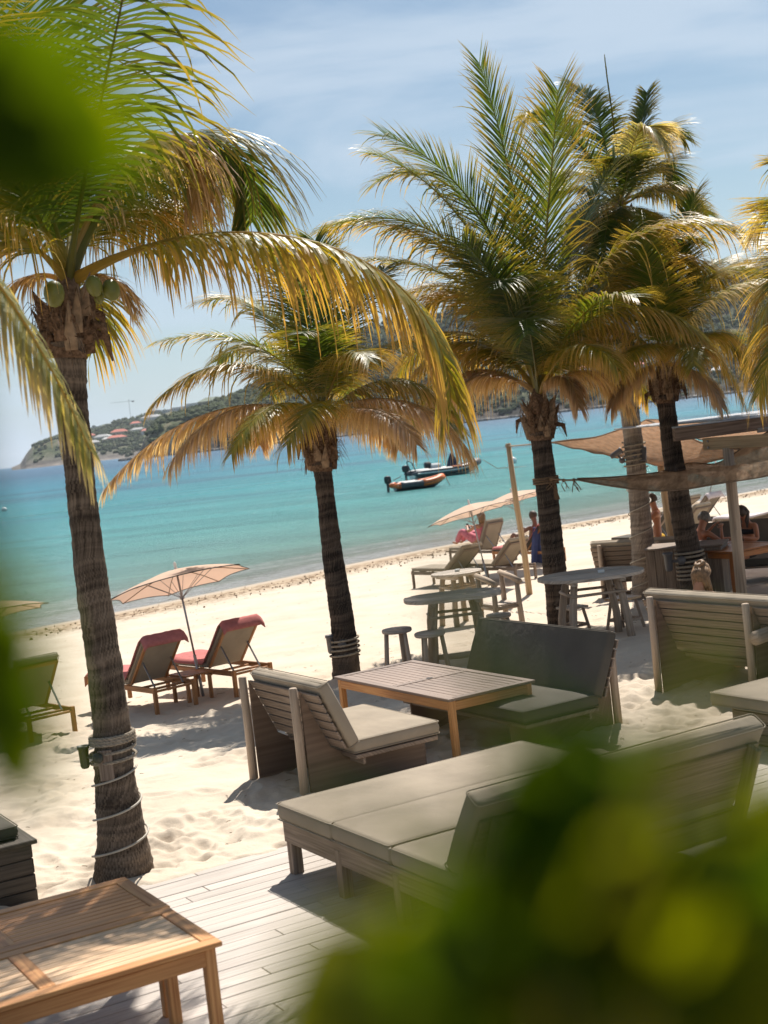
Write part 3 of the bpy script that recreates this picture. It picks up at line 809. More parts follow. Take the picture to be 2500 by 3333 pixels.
fh = 'far_headland'
for a in ((fh, 326, .86, 18, 10, 5, 'roof_grey', 'wall_white', 'white house at the far left end of the headland ridge', 'house', True),
          (fh, 295, .60, 16, 10, 5, 'roof_red', 'wall_cream', 'cream house right beside the big trunk, low on the headland'),
          (fh, 300, .38, 22, 12, 5, 'roof_grey', 'wall_cream', 'grey roofed house lowest on the headland slope by the trunk'),
          (fh, 335, .50, 26, 12, 6, 'roof_grey', 'wall_white', 'long grey roofed house left of the red roofs'),
          (fh, 352, .42, 18, 10, 5, 'roof_grey', 'wall_cream', 'small grey roofed house below the long grey one'),
          (fh, 391, .56, 26, 14, 6, 'roof_red', 'wall_cream', 'largest red roofed house in the middle of the headland'),
          (fh, 380, .42, 30, 12, 5, 'roof_red', 'wall_cream', 'long red roofed house just below the largest red roof'),
          (fh, 446, .70, 18, 10, 5, 'roof_red', 'wall_white', 'small red roofed house high on the slope, alone'),
          (fh, 452, .56, 24, 10, 4, 'roof_grey', 'wall_white', 'low pale house beneath the lone small red roof'),
          (fh, 478, .46, 16, 10, 6, 'roof_red', 'wall_white', 'white house with red roof tucked beside the dark cliff'),
          (fh, 503, .78, 36, 14, 8, 'roof_grey', 'wall_white', 'large white villa just above the dark cliff'),
          (fh, 512, .98, 20, 10, 6, 'roof_grey', 'wall_cream', 'dark roofed house on the ridge right of the crane', 'house', True),
          (fh, 539, .98, 30, 10, 5, 'roof_grey', 'wall_white', 'long white flat house on the ridge skyline', 'house', True),
          (fh, 594, .99, 26, 10, 6, 'roof_grey', 'wall_white', 'white flat house on the ridge above the cliff top', 'house', True),
          (fh, 640, .99, 24, 10, 8, 'roof_grey', 'wall_white', 'white house next to the green roofed building', 'house', True)):
    house(*a)
nh = 'near_hills'
for a in ((nh, 700, .97, 24, 12, 5, 'roof_green', 'wall_cream', 'wide green roofed building on top of the dark cliff'),
          (nh, 1925, .26, 12, 8, 3.6, 'roof_red', 'wall_white', 'white house with bright red roof seen right of the middle palm trunk'),
          (nh, 2085, .24, 11, 8, 3.4, 'roof_red', 'wall_cream', 'cream house with red roof between the two right palm trunks'),
          (nh, 2235, .30, 12, 9, 3.4, 'roof_red', 'wall_white', 'red roofed house behind the dark right palm trunk'),
          (nh, 2355, .16, 14, 9, 3, 'roof_grey', 'wall_white', 'pale house close to the water at far right'),
          (nh, 1790, .70, 14, 9, 4, 'roof_red', 'wall_cream', 'red roofed house high on the hill behind the middle palm crown')):
    house(*a)
c = on_hill(fh, 433, .97)
o = empty('tower_crane', c, 0, 'thin tower crane standing on the headland ridge', 'crane')
part(MB().beam((0, 0, 0), (0, 0, 34), .6, .6), 'mast', 'roof_grey', o); part(MB().beam((-32, 0, 31), (10, 0, 31), .45, .45), 'jib', 'roof_grey', o)
part(MB().box((7, 0, 29.5), (4, 1.5, 2)), 'counterweight', 'stone', o)

# ------------------------------------------------------------------ deck of grey boards
def deck():
    o0 = Vector((-1.15, 11.36, 0)); bu = Vector((math.sin(math.radians(60.2)), math.cos(math.radians(60.2)), 0)); bv = Vector((bu.y, -bu.x, 0))
    rz = math.atan2(bu.y, bu.x)
    mb = MB().box((3, -4.1, -.075), (19, 7.9, .05)); dk = mb.build('deck', 'dark_wood'); dk.location = o0; dk.rotation_euler = (0, 0, rz); dk['kind'] = 'structure'
    r = random.Random(4); cnt = 0
    protos = []
    for L in (2.4, 3.0, 3.6):
        for q in range(6):
            protos.append((L, MB().box((0, 0, 0), (L - .004, .137, .028), ch=.004)))
    made = {}
    k = 0
    while k * .142 < 8.0:
        v = -.071 - k * .142; u = -6.2 - r.random() * 2.4
        while u < 11:
            idx = r.randrange(len(protos)); L = protos[idx][0]
            cx = u + L / 2; w = o0 + bu * cx - bv * (-v)
            w = o0 + bu * cx + bv * (-v)
            vis = w.y > 6.3 and abs(w.x) < .30 * w.y + 2.0
            if vis and cnt < 296:
                if idx not in made:
                    p = part(protos[idx][1], 'plank', 'deck_wood', dk); made[idx] = p
                else: p = share(made[idx], 'plank', dk)
                p.location = (cx, v, -.014 + r.uniform(-.0025, .0025)); p.rotation_euler = (0, 0, 0 if r.random() < .5 else math.pi); cnt += 1
            u += L
        k += 1
    return cnt
print('planks', deck())
# ------------------------------------------------------------------ slatted benches
def bench(width, posts, loc, rz, label, group=None, backm='cushion', seat=True, height=1.0, zoff=0.0, nsl=6):
    """local frame: x along the bench, y the way it faces; round posts stand at y=0"""
    o = empty('slatted_bench', loc, rz, label, 'bench', group)
    sh = .44; dep = 1.32
    pm = None; sm_ = None; bm_ = None
    for x in posts:
        if pm is None:
            mb = MB().tube([(0, 0, -.12), (0.004, .003, height * .5), (0, 0, height - .01), (0, 0, height)], [.045, .043, .040, .034], 10)
            pm = part(mb, 'post', 'log_wood', o, True); pm.location = (x, 0, 0)
            # side panel: flat sheet, low, running forward; triangular brace up to the post top
            mb = MB()
            out = [(.05, -.08), (dep, -.08), (dep, sh - .125), (.42, sh - .12), (.30, sh - .05), (.05, height - .04)]
            for sg in (-1, 1):
                f = [(sg * .013, y, z) for y, z in out]; mb.quad(f if sg > 0 else f[::-1], [(p[1], p[2]) for p in f])
            n = len(out)
            for i in range(n):
                a, b = out[i], out[(i + 1) % n]
                mb.quad([(-.013, *a), (-.013, *b), (.013, *b), (.013, *a)], [(a[0], a[1]), (b[0], b[1]), (b[0], b[1] + .02), (a[0], a[1] + .02)])
            sm_ = part(mb, 'side_panel', 'plywood', o); sm_.location = (x + .03, 0, 0)
        else:
            share(pm, 'post', o, (x, 0, 0)); share(sm_, 'side_panel', o, (x + .03, 0, 0))
    x0, x1 = width; w = x1 - x0
    # leaning slats
    top = Vector((0, .08, height - .05)); bot = Vector((0, .31, sh - .02)); dr = (bot - top); L = dr.length; ang = math.atan2(dr.y, -dr.z)
    first = None; step = L / (nsl - .2)
    for k in range(nsl):
        c = top + dr.normalized() * (step * (k + .45))
        if first is None:
            first = part(MB().box((0, 0, 0), (w, .022, step * .86), ch=.004), 'slat', 'grey_wood', o)
            first.location = (x0 + w / 2, c.y, c.z); first.rotation_euler = (ang, 0, 0)
        else:
            share(first, 'slat', o, (x0 + w / 2, c.y, c.z), (ang, 0, 0 if k % 2 else math.pi * 0))
    part(MB().box((x0 + w / 2, (dep + .4) / 2, sh - .13), (w, dep - .42, .04)), 'seat_board', 'grey_wood', o)
    part(MB().box((x0 + w / 2, .50, sh - .17), (w * .98, .03, .09)), 'rail', 'grey_wood', o)
    if seat:
        part(cushion_mb(w, dep - .38, .13, (x0 + w / 2, .42 + (dep - .42) / 2, sh - .035)), 'seat_cushion', backm, o, True)
        L2 = L + .10
        rot = Matrix.Rotation(ang, 3, 'X')
        c = (top + bot) / 2 + Vector((x0 + w / 2, .085, .05))
        part(cushion_mb(w + .02, .12, L2, tuple(c), rot, puff=.0), 'back_cushion', backm, o, True)
    return o
rzb = face_rz(E1)
bench((-.02, 1.42), (0, 1.1), (-1.57, 13.92, 0), rzb, 'slatted bench with its back to the viewer, left of the low table on the sand')
bench((-1.13, 1.15), (-.9, 0.95), (1.66 + .03, 15.14, -.03), face_rz(-E1), 'bench with high grey back cushion facing left, right of the low table', backm='cushion_dark')  # darker cushion material; shade on the seat is put into its colour
b3 = GG(2140, 2237)
b3 = Vector((2.90, 16.1, 0))
bench((-.22, 2.7), (0, 1.5, 2.55), b3, rzb, 'long slatted bench seen from behind, occupied, nearest one at the right edge', height=1.04)
b4 = GG(1967, 1948)
bench((-.2, 1.5), (0, 1.1), b4, face_rz(Vector((.45, .89, 0))), 'slatted bench seen from behind past the pale palm trunk wound with cable')
# bench whose dark cushion faces the orange table
p = U(2470, 1900, 26.0)
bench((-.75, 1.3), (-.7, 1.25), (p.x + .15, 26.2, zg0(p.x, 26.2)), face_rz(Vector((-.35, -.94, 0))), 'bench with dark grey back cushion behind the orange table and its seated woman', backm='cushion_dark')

# ------------------------------------------------------------------ low slatted tables
def low_table(w, l, h, loc, rz, mat, label, slats_along='y', ncross=1, hole=False, leg=.065, nsl=14, matf=None, cross_at=None, matt=None):
    """w along x, l along y (slats run along y)"""
    o = empty('low_table', loc, rz, label, 'table')
    fm = matf or mat; fr = .085; t = .028
    first = None
    for sx in (-1, 1):
        for sy in (-1, 1):
            x, y = sx * (w / 2 - leg / 2 - .03), sy * (l / 2 - leg / 2 - .03)
            if first is None:
                first = part(MB().box((0, 0, 0), (leg, leg, h - t + .08)), 'leg', fm, o); first.location = (x, y, (h - t - .08) / 2)
            else: share(first, 'leg', o, (x, y, (h - t - .08) / 2))
    for sx in (-1, 1):
        part(MB().box((sx * (w / 2 - .045), 0, h - t - .055), (.024, l - .18, .09)), 'apron', fm, o)
    for sy in (-1, 1):
        part(MB().box((0, sy * (l / 2 - .045), h - t - .055), (w - .18, .024, .09)), 'apron', fm, o)
    for sx in (-1, 1): part(MB().box((sx * (w / 2 - fr / 2), 0, h - t / 2), (fr, l, t), ch=.004), 'frame_board', matt or fm, o)
    cr = [-l / 2 + fr / 2, l / 2 - fr / 2] + (cross_at if cross_at is not None else [0.0])
    for y in cr: part(MB().box((0, y, h - t / 2), (w - 2 * fr - .002, fr, t - .001), ch=.004), 'frame_board', matt or fm, o)
    cr = sorted(cr); iw = w - 2 * fr; sw = iw / nsl
    for a, b in zip(cr[:-1], cr[1:]):
        y0, y1 = a + fr / 2, b - fr / 2; s0 = None
        for k in range(nsl):
            x = -iw / 2 + sw * (k + .5)
            if s0 is None or k % 4 == 0:
                s0 = part(MB().box((0, 0, 0), (sw * .90, y1 - y0 - .004, t - .008), ch=.002), 'slat', mat, o); s0.location = (x, (y0 + y1) / 2, h - t / 2 - .003)
            else: share(s0, 'slat', o, (x, (y0 + y1) / 2, h - t / 2 - .003))
    if hole:
        part(MB().lathe([(.032, 0), (.036, .003), (.0, .0031)], (0, 0, h - .001), 16), 'parasol_hole', 'cloth_black', o)
    return o
# table between the two benches: corners read from the photograph
low_table(1.05, 2.34, .62, (.285, 14.93, -.02), math.atan2(E2.y, E2.x) - math.pi / 2, 'teak_shaded', 'low slatted table with grey shade-toned top between two benches on the sand', hole=True, nsl=11, matf='teak', matt='teak_shaded')
# two tables pushed together on the deck, long side along E1
uu = Vector((.868, .497, 0)); vv = Vector((-.497, .868, 0))
rzt = math.atan2(vv.y, vv.x)   # local x -> vv, local y -> -uu
nr = G(723, 3062, .66); nr.z = 0
bk = nr + vv * .80
L = 1.86
low_table(.775, L, .66, nr - uu * (L / 2) + vv * .385, rzt, 'teak_pale', 'pale bleached slatted table nearest the viewer, at bottom left on the deck', nsl=9, matf='teak')
low_table(.775, L, .66, nr - uu * (L / 2 ) + vv * (.385 + .785) + uu * .012, rzt, 'teak', 'warm orange brown slatted table behind the bleached one, palm shadow on it', nsl=9)

# orange table with cups
pt = (G(2300, 1770, .35) + G(2450, 1790, .35)) / 2
ot = Vector((5.45, 23.9, -.05))
low_table(1.15, 2.1, .74, ot, math.atan2(.5, .86) , 'orange_wood', 'orange brown table with blue cups and glasses under the shade sails', nsl=9, leg=.085)
def cup(loc, label):
    o = empty('coffee_cup', loc, 0, label, 'cup', 'cups on the orange table')
    part(MB().lathe([(.028, .012), (.042, .04), (.045, .075), (.040, .075), (.036, .03)], seg=12), 'bowl', 'cup_blue', o, True)
    part(MB().lathe([(.03, 0), (.075, .012), (.078, .016), (.03, .01)], seg=14), 'saucer', 'cup_blue', o, True)
    part(MB().tube([(.043, 0, .06), (.068, 0, .055), (.066, 0, .035), (.04, 0, .03)], .006, 5), 'handle', 'cup_blue', o, True)
cup(ot + Vector((-.10, .10, .742)), 'blue coffee cup and saucer in the middle of the orange table')
cup(ot + Vector((-.62, -.42, .742)), 'blue coffee cup beside the grey haired man\'s elbow')
mt, n_, l_, p_ = nm('glass'); p_.inputs['Transmission Weight'].default_value = .9; p_.inputs['Roughness'].default_value = .05; p_.inputs['Base Color'].default_value = (.85, .8, .75, 1); MATS['glass'] = mt
for k, (dx, dy) in enumerate(((-.42, .05), (-.33, -.10))):
    tag(MB().lathe([(.028, 0), (.036, .12), (.034, .12), (.027, .008)], (ot.x + dx, ot.y + dy, ot.z + .742), 12).build('drinking_glass', 'glass', None, True),
        ('drinking glass farther from the viewer on the orange table', 'drinking glass nearer the viewer on the orange table')[k], 'glass', 'glasses on the orange table')

# ------------------------------------------------------------------ daybed, deck sofa, ottoman, box bench
def daybed():
    o3 = Vector((-1.04, 10.68, 0)); w_dir = -E2; f = E1
    o = empty('daybed', o3, face_rz(E1), 'wide grey cushioned daybed on the deck, its plank back towards the viewer', 'daybed')
    # local x = -E2 (towards the viewer), y = E1
    W, Ln, h = 2.5, 2.36, .40
    for x in (.06, .86, 1.66, 2.44):
        for y in ((.06, Ln - .06) if x in (.06, 2.44) else (.05,)):
            part(MB().box((x, y, .17), (.085, .085, .36)), 'leg', 'grey_wood', o)
    part(MB().box((W / 2, .03, .32), (W - .0, .035, .16), ch=.006), 'rail', 'grey_wood', o)
    part(MB().box((W / 2, Ln - .02, .32), (W, .035, .16)), 'rail', 'grey_wood', o)
    part(MB().box((.02, Ln / 2, .32), (.035, Ln - .07, .16)), 'rail', 'grey_wood', o)
    part(MB().box((W - .02, Ln / 2, .32), (.035, Ln - .07, .16)), 'rail', 'grey_wood', o)
    for k in range(7): part(MB().box((W / 2, .28 + k * .30, .385), (W - .08, .12, .025)), 'slat', 'grey_wood', o)
    ws = (.86, .82, .82); x = 0
    for k, w in enumerate(ws):
        c = part(cushion_mb(w - .006, Ln - .04, .14, (0, 0, 0), None, .022), 'cushion', 'cushion', o, True); c.location = (x + w / 2 - .03, Ln / 2 - .03, .475 + (0, .006, -.004)[k])
        # piping along the top edge
        for z in (.058, -.058):
            pts = [(-w / 2 + .008, -Ln / 2 + .03, z), (w / 2 - .008, -Ln / 2 + .03, z)]
            pp = part(MB().tube([Vector(q) + Vector((0, -.012, 0)) for q in pts], .005, 6), 'piping', 'piping', c, True)
        x += w
    # back along the near side, leaning towards the viewer, seen from behind
    b0 = Vector((2.44, 0, .46)); t0 = Vector((2.74, 0, .92)); dv_ = (t0 - b0).normalized(); Lb = (t0 - b0).length
    rot = Matrix.Rotation(math.atan2(dv_.x, dv_.z), 3, 'Y'); inn = Vector((-dv_.z, 0, dv_.x))
    for k in range(5):
        c = b0 + dv_ * (Lb * (k - .3) / 4.4); p_ = part(MB().box((0, 0, 0), (.028, Ln - .06, .125), rot, ch=.005), 'back_plank', 'grey_wood', o); p_.location = (c.x, Ln / 2, c.z)
    for y in (.12, Ln - .12): part(MB().beam((2.40, y, -.02), (t0.x + .04, y, t0.z - .03), .045, .10), 'post', 'grey_wood', o)
    c = (b0 + t0) / 2 + inn * .085 + dv_ * .06
    part(cushion_mb(.14, Ln + .02, Lb + .08, (c.x, Ln / 2, c.z), rot), 'back_cushion', 'cushion', o, True)
daybed()
def ottoman():
    c0 = G(2370, 2262, .50); c0.z = 0
    o = empty('ottoman', c0, face_rz(E2), 'grey cushion on a low wooden box at the right edge, behind the daybed', 'ottoman')
    part(cushion_mb(2.0, 1.1, .13, (1.0, -.3, .44)), 'cushion', 'cushion', o, True)
    for s in range(4): part(MB().box((1.06, -.78, .06 + s * .1), (1.7, .03, .094)), 'plank', 'grey_wood', o)
    for s in range(4): part(MB().box((.2, -.3, .06 + s * .1), (.03, .92, .094)), 'plank', 'grey_wood', o)
    part(MB().box((1.06, .18, .21), (1.7, .03, .39)), 'back_board', 'grey_wood', o)
ottoman()
def box_bench():
    c0 = G(130, 2925, -.02); c0.z = -.06
    o = empty('box_bench', c0, math.atan2(-E2.y, -E2.x), 'dark wooden box seat at the left edge, half hidden by a leaf', 'bench')
    # local x = -E2 direction, local y = E1 ; the box extends to -x and -y
    for s in range(4):
        part(MB().box((-.95, -.02, .06 + s * .12), (1.86, .03, .114)), 'plank', 'dark_wood', o)
        part(MB().box((-.02, -.62, .06 + s * .12), (.03, 1.2, .114)), 'plank', 'dark_wood', o)
    part(MB().box((-.95, -.62, .49), (1.95, 1.30, .035)), 'lid', 'dark_wood', o)
    part(cushion_mb(1.8, 1.15, .10, (-1.02, -.64, .565)), 'cushion', 'cushion_dark', o, True)
box_bench()

# ------------------------------------------------------------------ high driftwood tables and stools
def high_table(cx_px, cy_px, dist, rx, ry, h, nleg, label, rz=0.0, planks=7, sq=2.6, legr=.055, foot=True):
    p = U(cx_px, cy_px, dist); z0 = zg0(p.x, p.y)
    o = empty('driftwood_table', (p.x, p.y, z0), rz, label, 'bar table')
    H = p.z - z0
    r = random.Random(int(cx_px)); N = 64
    def outline(x):     # superellipse half width
        return ry * (max(0, 1 - abs(x / rx) ** sq)) ** (1 / sq)
    wb = 2 * ry / planks
    for k in range(planks):
        y0 = -ry + k * wb; y1 = y0 + wb - .004
        ys = [y0 + (y1 - y0) * i / 6 for i in range(7)]
        def xe(y): return rx * (max(0, 1 - abs(y / ry) ** sq)) ** (1 / sq)
        ol = [(xe(y) * (1 + .0), y) for y in ys] + [(-xe(y), y) for y in reversed(ys)]
        ol = [(a if abs(a) > .02 else (.02 if i < 7 else -.02), b) for i, (a, b) in enumerate(ol)]
        z = r.uniform(-.004, .004)
        part(MB().slab(ol, H - .045 + z, H + z, .006), 'plank', 'drift_wood', o)
    for sx in (-.45, .45):
        part(MB().box((sx * rx, 0, H - .08), (.08, ry * 1.5, .06)), 'batten', 'drift_wood', o)
    feet = []
    for k in range(nleg):
        a = 2 * math.pi * (k + .5) / nleg
        tx, ty = math.cos(a) * rx * .56, math.sin(a) * ry * .56; bx, by = math.cos(a) * rx * .78, math.sin(a) * ry * .84
        feet.append((bx, by)); w1 = r.uniform(-.02, .02)
        part(MB().tube([(bx, by, -.1), (bx * .93 + w1, by * .93, H * .33), ((bx + tx) / 2, (by + ty) / 2 + w1, H * .62), (tx, ty, H - .06)], [legr * 1.1, legr * 1.05, legr, legr * .95], 9), 'leg', 'log_wood', o, True)
    for k in range(nleg):
        a, b = feet[k], feet[(k + 1) % nleg]
        part(MB().tube([(a[0] * .93, a[1] * .93, H * .72), (b[0] * .93, b[1] * .93, H * .73)], .022, 7), 'stretcher', 'log_wood', o, True)
    if foot:
        a, b = feet[-1], feet[-2] if nleg > 3 else feet[0]
        part(MB().tube([(feet[2][0] * .9, feet[2][1] * .93, H * .16), (0, -ry * .8, H * .17), (feet[3][0] * 1.25, feet[3][1] * .9, H * .17)], [.035, .045, .04], 8), 'foot_rail', 'log_wood', o, True)
    return o
high_table(1472, 1935, 20.2, .70, .50, 1.0, 4, 'oval driftwood bar table with thick log legs, left of the upright grey cushion', rz=.05)
high_table(1485, 1861, 25.8, .47, .44, .95, 4, 'smaller round driftwood table behind the oval one, white ashtray on top', rz=.5, planks=5, foot=False, sq=2.05, legr=.05)
high_table(1922, 1866, 20.6, .78, .62, 1.02, 4, 'large round driftwood table right of the middle palm trunk', rz=.1, planks=8, foot=False, sq=2.1)
for (px, py, d, lb) in ((1489, 1858, 25.8, 'white ashtray on the small round driftwood table'), (1957, 1862, 20.5, 'white ashtray on the large round table beside the palm')):
    q = U(px, py, d)
    q.z -= .0
    tag(MB().lathe([(.045, -.012), (.05, .03), (.042, .032), (.036, .005), (.0, .004)], q, 14).build('ashtray', 'white_paint', None, True), lb, 'ashtray')
def stool(cx, cy, dist, label, r=.20, round_=True, splay=.06, nleg=3, mat='log_wood', rz=0.3, sq=False, seatmat='drift_wood'):
    p = U(cx, cy, dist); z0 = zg0(p.x, p.y); H = p.z - z0
    o = empty('wooden_stool', (p.x, p.y, z0), rz, label, 'stool')
    if sq:
        part(MB().box((0, 0, H - .02), (r * 2, r * 2, .035), ch=.008), 'seat', seatmat, o)
    else:
        part(MB().lathe([(r * .93, H - .055), (r, H - .04), (r, H - .012), (r * .96, H), (0, H + .003)], seg=22, sy=.95), 'seat', seatmat, o, True)
    ft = []
    for k in range(nleg):
        a = 2 * math.pi * (k + .5) / nleg; c, s = math.cos(a), math.sin(a)
        rr = r * .72 * (1.25 if sq else 1)
        ft.append((c * (rr + splay), s * (rr + splay)))
        if sq: part(MB().beam((c * (rr + splay * 1.6), s * (rr + splay * 1.6), -.05), (c * rr, s * rr, H - .04), .045, .045), 'leg', mat, o)
        else: part(MB().tube([(c * (rr + splay), s * (rr + splay), -.08), (c * rr, s * rr, H - .05)], [.036, .032], 8), 'leg', mat, o, True)
    if sq or nleg == 4:
        for k in range(nleg):
            a, b = ft[k], ft[(k + 1) % nleg]
            part(MB().beam((a[0], a[1], H * .32), (b[0], b[1], H * .32), .03, .04), 'stretcher', mat, o)
    return o
stool(1291, 2046, 20.0, 'leftmost round log stool, standing alone on the bright sand', r=.215, rz=.2)
stool(1398, 2057, 19.6, 'round log stool with streaky shade on its seat, before the oval table', r=.225, rz=1.1)
stool(1622, 1998, 21.0, 'round log stool between the oval table and the upright cushion', r=.19, nleg=4)
stool(2027, 1942, 21.2, 'square topped stool with pale top, beside the big round table', r=.20, sq=True, nleg=4, splay=.07, rz=.75, seatmat='teak_pale')
stool(1862, 1972, 21.6, 'wooden stool half hidden behind the middle palm trunk', r=.18, sq=True, nleg=4, rz=.5)
def log_chair():
    p = GG(1640, 2075); o = empty('log_chair', (p.x, p.y, p.z), .45, 'tall rustic log chair behind the oval driftwood table', 'chair')
    H = 1.08
    A = {'a': (-.22, -.22), 'b': (.22, -.22), 'c': (.22, .24), 'd': (-.22, .24)}
    for k, (x, y) in A.items():
        h = .88 if y < 0 else 1.0
        part(MB().tube([(x * 1.1, y * 1.1, -.08), (x, y, h * .6), (x * .98, y, h)], [.05, .045, .04], 8), 'leg', 'log_wood', o, True)
    for x in (-.22, .22): part(MB().tube([(x, -.30, .89), (x, -.05, .95), (x, .30, 1.01)], [.045, .05, .045], 8), 'arm_rest', 'log_wood', o, True)
    for k in range(5): part(MB().box((-.18 + k * .09, 0, .55), (.08, .48, .03)), 'seat_slat', 'drift_wood', o)
    for (a, b) in (('a', 'b'), ('b', 'c'), ('c', 'd'), ('d', 'a')):
        part(MB().tube([(*A[a], .50), (*A[b], .50)], .03, 7), 'rail', 'log_wood', o, True); part(MB().tube([(*A[a], .22), (*A[b], .22)], .026, 7), 'rail', 'log_wood', o, True)
log_chair()
def log_armrest():
    a = U(2462, 2072, 14.5); b = U(2560, 2030, 15.2)
log_p = [U(2458, 2078, 14.6), U(2600, 2025, 15.2)]
tag(MB().tube([log_p[0], log_p[1]], [.075, .08], 12).build('log_arm_rest_beam', 'log_wood', None, True), 'thick round log jutting in at the right edge across the occupied bench', 'log')
def crate_planter():
    p = GG(2190, 1985); p = Vector((4.98, 23.75, -.05))
    o = empty('plank_crate', p, math.radians(-22), 'tall grey plank crate behind the rope bound dark palm trunk', 'crate')
    w, d, h = 1.25, .75, .82
    for s, L, rot, off in (('f', w, 0, (0, -d / 2)), ('b', w, 0, (0, d / 2))):
        n = 8
        for k in range(n): part(MB().box((-w / 2 + w * (k + .5) / n, off[1], h / 2 - .03), (w / n - .006, .022, h), ch=.003), 'plank', 'grey_wood', o)
    for sx in (-1, 1):
        n = 5
        for k in range(n): part(MB().box((sx * (w / 2 - .012), -d / 2 + d * (k + .5) / n, h / 2 - .03), (.022, d / n - .006, h), ch=.003), 'plank', 'grey_wood', o)
    part(MB().box((0, 0, h - .005), (w + .06, d + .06, .035)), 'lid', 'grey_wood', o)
crate_planter()

# ------------------------------------------------------------------ sun loungers
LUP = SHN.to_3d() if hasattr(SHN, 'to_3d') else Vector((SHN.x, SHN.y, 0))
SEAW = Vector((SHN.x, SHN.y, 0))
def lounger(fp, label, wm='lounger_wood', cush='cushion_dark', ang=48, rz=None, width=.70, length=1.95, legh=.34, group='sun loungers on the beach'):
    """fp: ground point under the middle of the head end; local y points to the foot end"""
    rz = face_rz(SEAW) if rz is None else rz
    o = empty('sun_lounger', fp, rz, label, 'sun lounger', group)
    w = width; first = None
    for x in (-w / 2 + .03, w / 2 - .03):
        for y in (.03, length - .06):
            if first is None: first = part(MB().box((0, 0, 0), (.055, .055, legh + .08)), 'leg', wm, o); first.location = (x, y, legh / 2 - .02)
            else: share(first, 'leg', o, (x, y, legh / 2 - .02))
    for x in (-w / 2 + .03, w / 2 - .03):
        part(MB().box((x, length / 2, legh - .03), (.035, length - .02, .075)), 'side_rail', wm, o)
    for y in (.03, .25, .55, length - .03):
        part(MB().box((0, y, legh - .04), (w - .1, .045, .03)), 'cross_slat', wm, o)
    hy_ = .72; bl = .80; a = math.radians(ang)        # hinge and back length
    d = Vector((0, -math.cos(a), math.sin(a))); nrm = Vector((0, math.sin(a), math.cos(a)))
    hz = legh + .01
    for x in (-w / 2 + .07, w / 2 - .07):
        part(MB().beam((x, hy_, hz), Vector((x, hy_, hz)) + d * bl, .045, .035, up=nrm), 'back_rail', wm, o)
    part(MB().beam(Vector((-w / 2 + .05, hy_, hz)) + d * (bl - .02), Vector((w / 2 - .05, hy_, hz)) + d * (bl - .02), .06, .035, up=nrm), 'back_rail', wm, o)
    rot = Matrix((Vector((1, 0, 0)), d, Vector((1, 0, 0)).cross(d))).transposed()
    nn = Vector((1, 0, 0)).cross(d); nn = nn if nn.z > 0 else -nn
    part(cushion_mb(w - .16, bl - .06, .012, tuple(Vector((0, hy_, hz)) + d * (bl / 2 - .02)), rot, puff=.002), 'back_panel', cush, o, True)
    part(cushion_mb(w - .06, bl + .06, .08, tuple(Vector((0, hy_, hz)) + d * (bl / 2 + .03) + nn * .065), rot, puff=.012), 'back_cushion', cush, o, True)
    part(cushion_mb(w - .04, length - hy_ - .03, .08, (0, (length + hy_) / 2 - .01, legh + .055), None, .012), 'seat_cushion', cush, o, True)
    for x in (-w / 2 + .12, w / 2 - .12):
        part(MB().beam(Vector((x, hy_, hz)) + d * (bl * .55), (x, .16, legh - .02), .028, .012), 'prop', 'metal', o)
    o['_hinge'] = 1
    return o, (hy_, hz, d, nn, bl, w, length, legh)
def towel(root, info, label, mat='towel', drop=.04, overw=.03, foot=True, side_drop=0.0):
    hy_, hz, d, nn, bl, w, length, legh = info
    path = []
    base = Vector((0, hy_, hz))
    back_off = nn * -.055
    path.append(base + d * (bl + .05) - nn * .03 - Vector((0, 0, drop)) + Vector((0, -.03, 0)))
    path.append(base + d * (bl + .08) - nn * .02)
    for t in (.02, .05): path.append(base + d * (bl + .09) + nn * (.02 + t * 1.6))
    path.append(base + d * (bl + .03) + nn * .122)
    for t in (.75, .5, .25, .1): path.append(base + d * (bl * t) + nn * (.118 + .006 * math.sin(t * 9)))
    path.append(Vector((0, hy_ + .06, legh + .13)))
    for y in np.linspace(hy_ + .2, length - .05, 8): path.append(Vector((0, float(y), legh + .118 + .006 * math.sin(y * 8))))
    if foot: path.append(Vector((0, length + .02, legh + .10))); path.append(Vector((0, length + .03, legh - .05)))
    ww = w + overw; nx = 13; mb = MB(); n = len(path); r = random.Random(len(label))
    rows = []
    for i, p in enumerate(path):
        row = []
        for k in range(nx):
            u = -1 + 2 * k / (nx - 1)
            q = p + Vector((u * ww / 2, 0, 0))
            e = max(0, abs(u) - .82) / .18
            q.z -= e * e * (.05 + side_drop) ; q += Vector((0, 0, r.uniform(-.004, .004)))
            row.append(q)
        rows.append(row)
    b = 0
    for row in rows:
        for q in row: mb.v.append(tuple(q))
    for i in range(n - 1):
        for k in range(nx - 1):
            mb.f.append((i * nx + k, i * nx + k + 1, (i + 1) * nx + k + 1, (i + 1) * nx + k)); mb.uv.append([(0, 0)] * 4)
    o = mb.build('beach_towel', mat, None, True); o.location = root.location; o.rotation_euler = root.rotation_euler
    so_ = o.modifiers.new('thick', 'SOLIDIFY'); so_.thickness = .012
    tag(o, label, 'towel', 'towels on the loungers')
    return o
def mid(a, b): return (GG(*a) + GG(*b)) / 2
l1, i1 = lounger(mid((497, 2325), (661, 2288)), 'teak lounger under a rose towel, directly right of the big palm trunk', cush='cushion')
towel(l1, i1, 'rose red towel spread over the lounger next to the big palm trunk')
l2, i2 = lounger(mid((752, 2268), (912, 2230)), 'teak lounger under a rose towel, right of the parasol pole', cush='cushion')
towel(l2, i2, 'rose red towel on the lounger just right of the parasol pole')
lounger(mid((95, 2425), (259, 2381)), 'lounger at the left edge, partly hidden by a blurred leaf and the trunk', ang=52, cush='cushion')
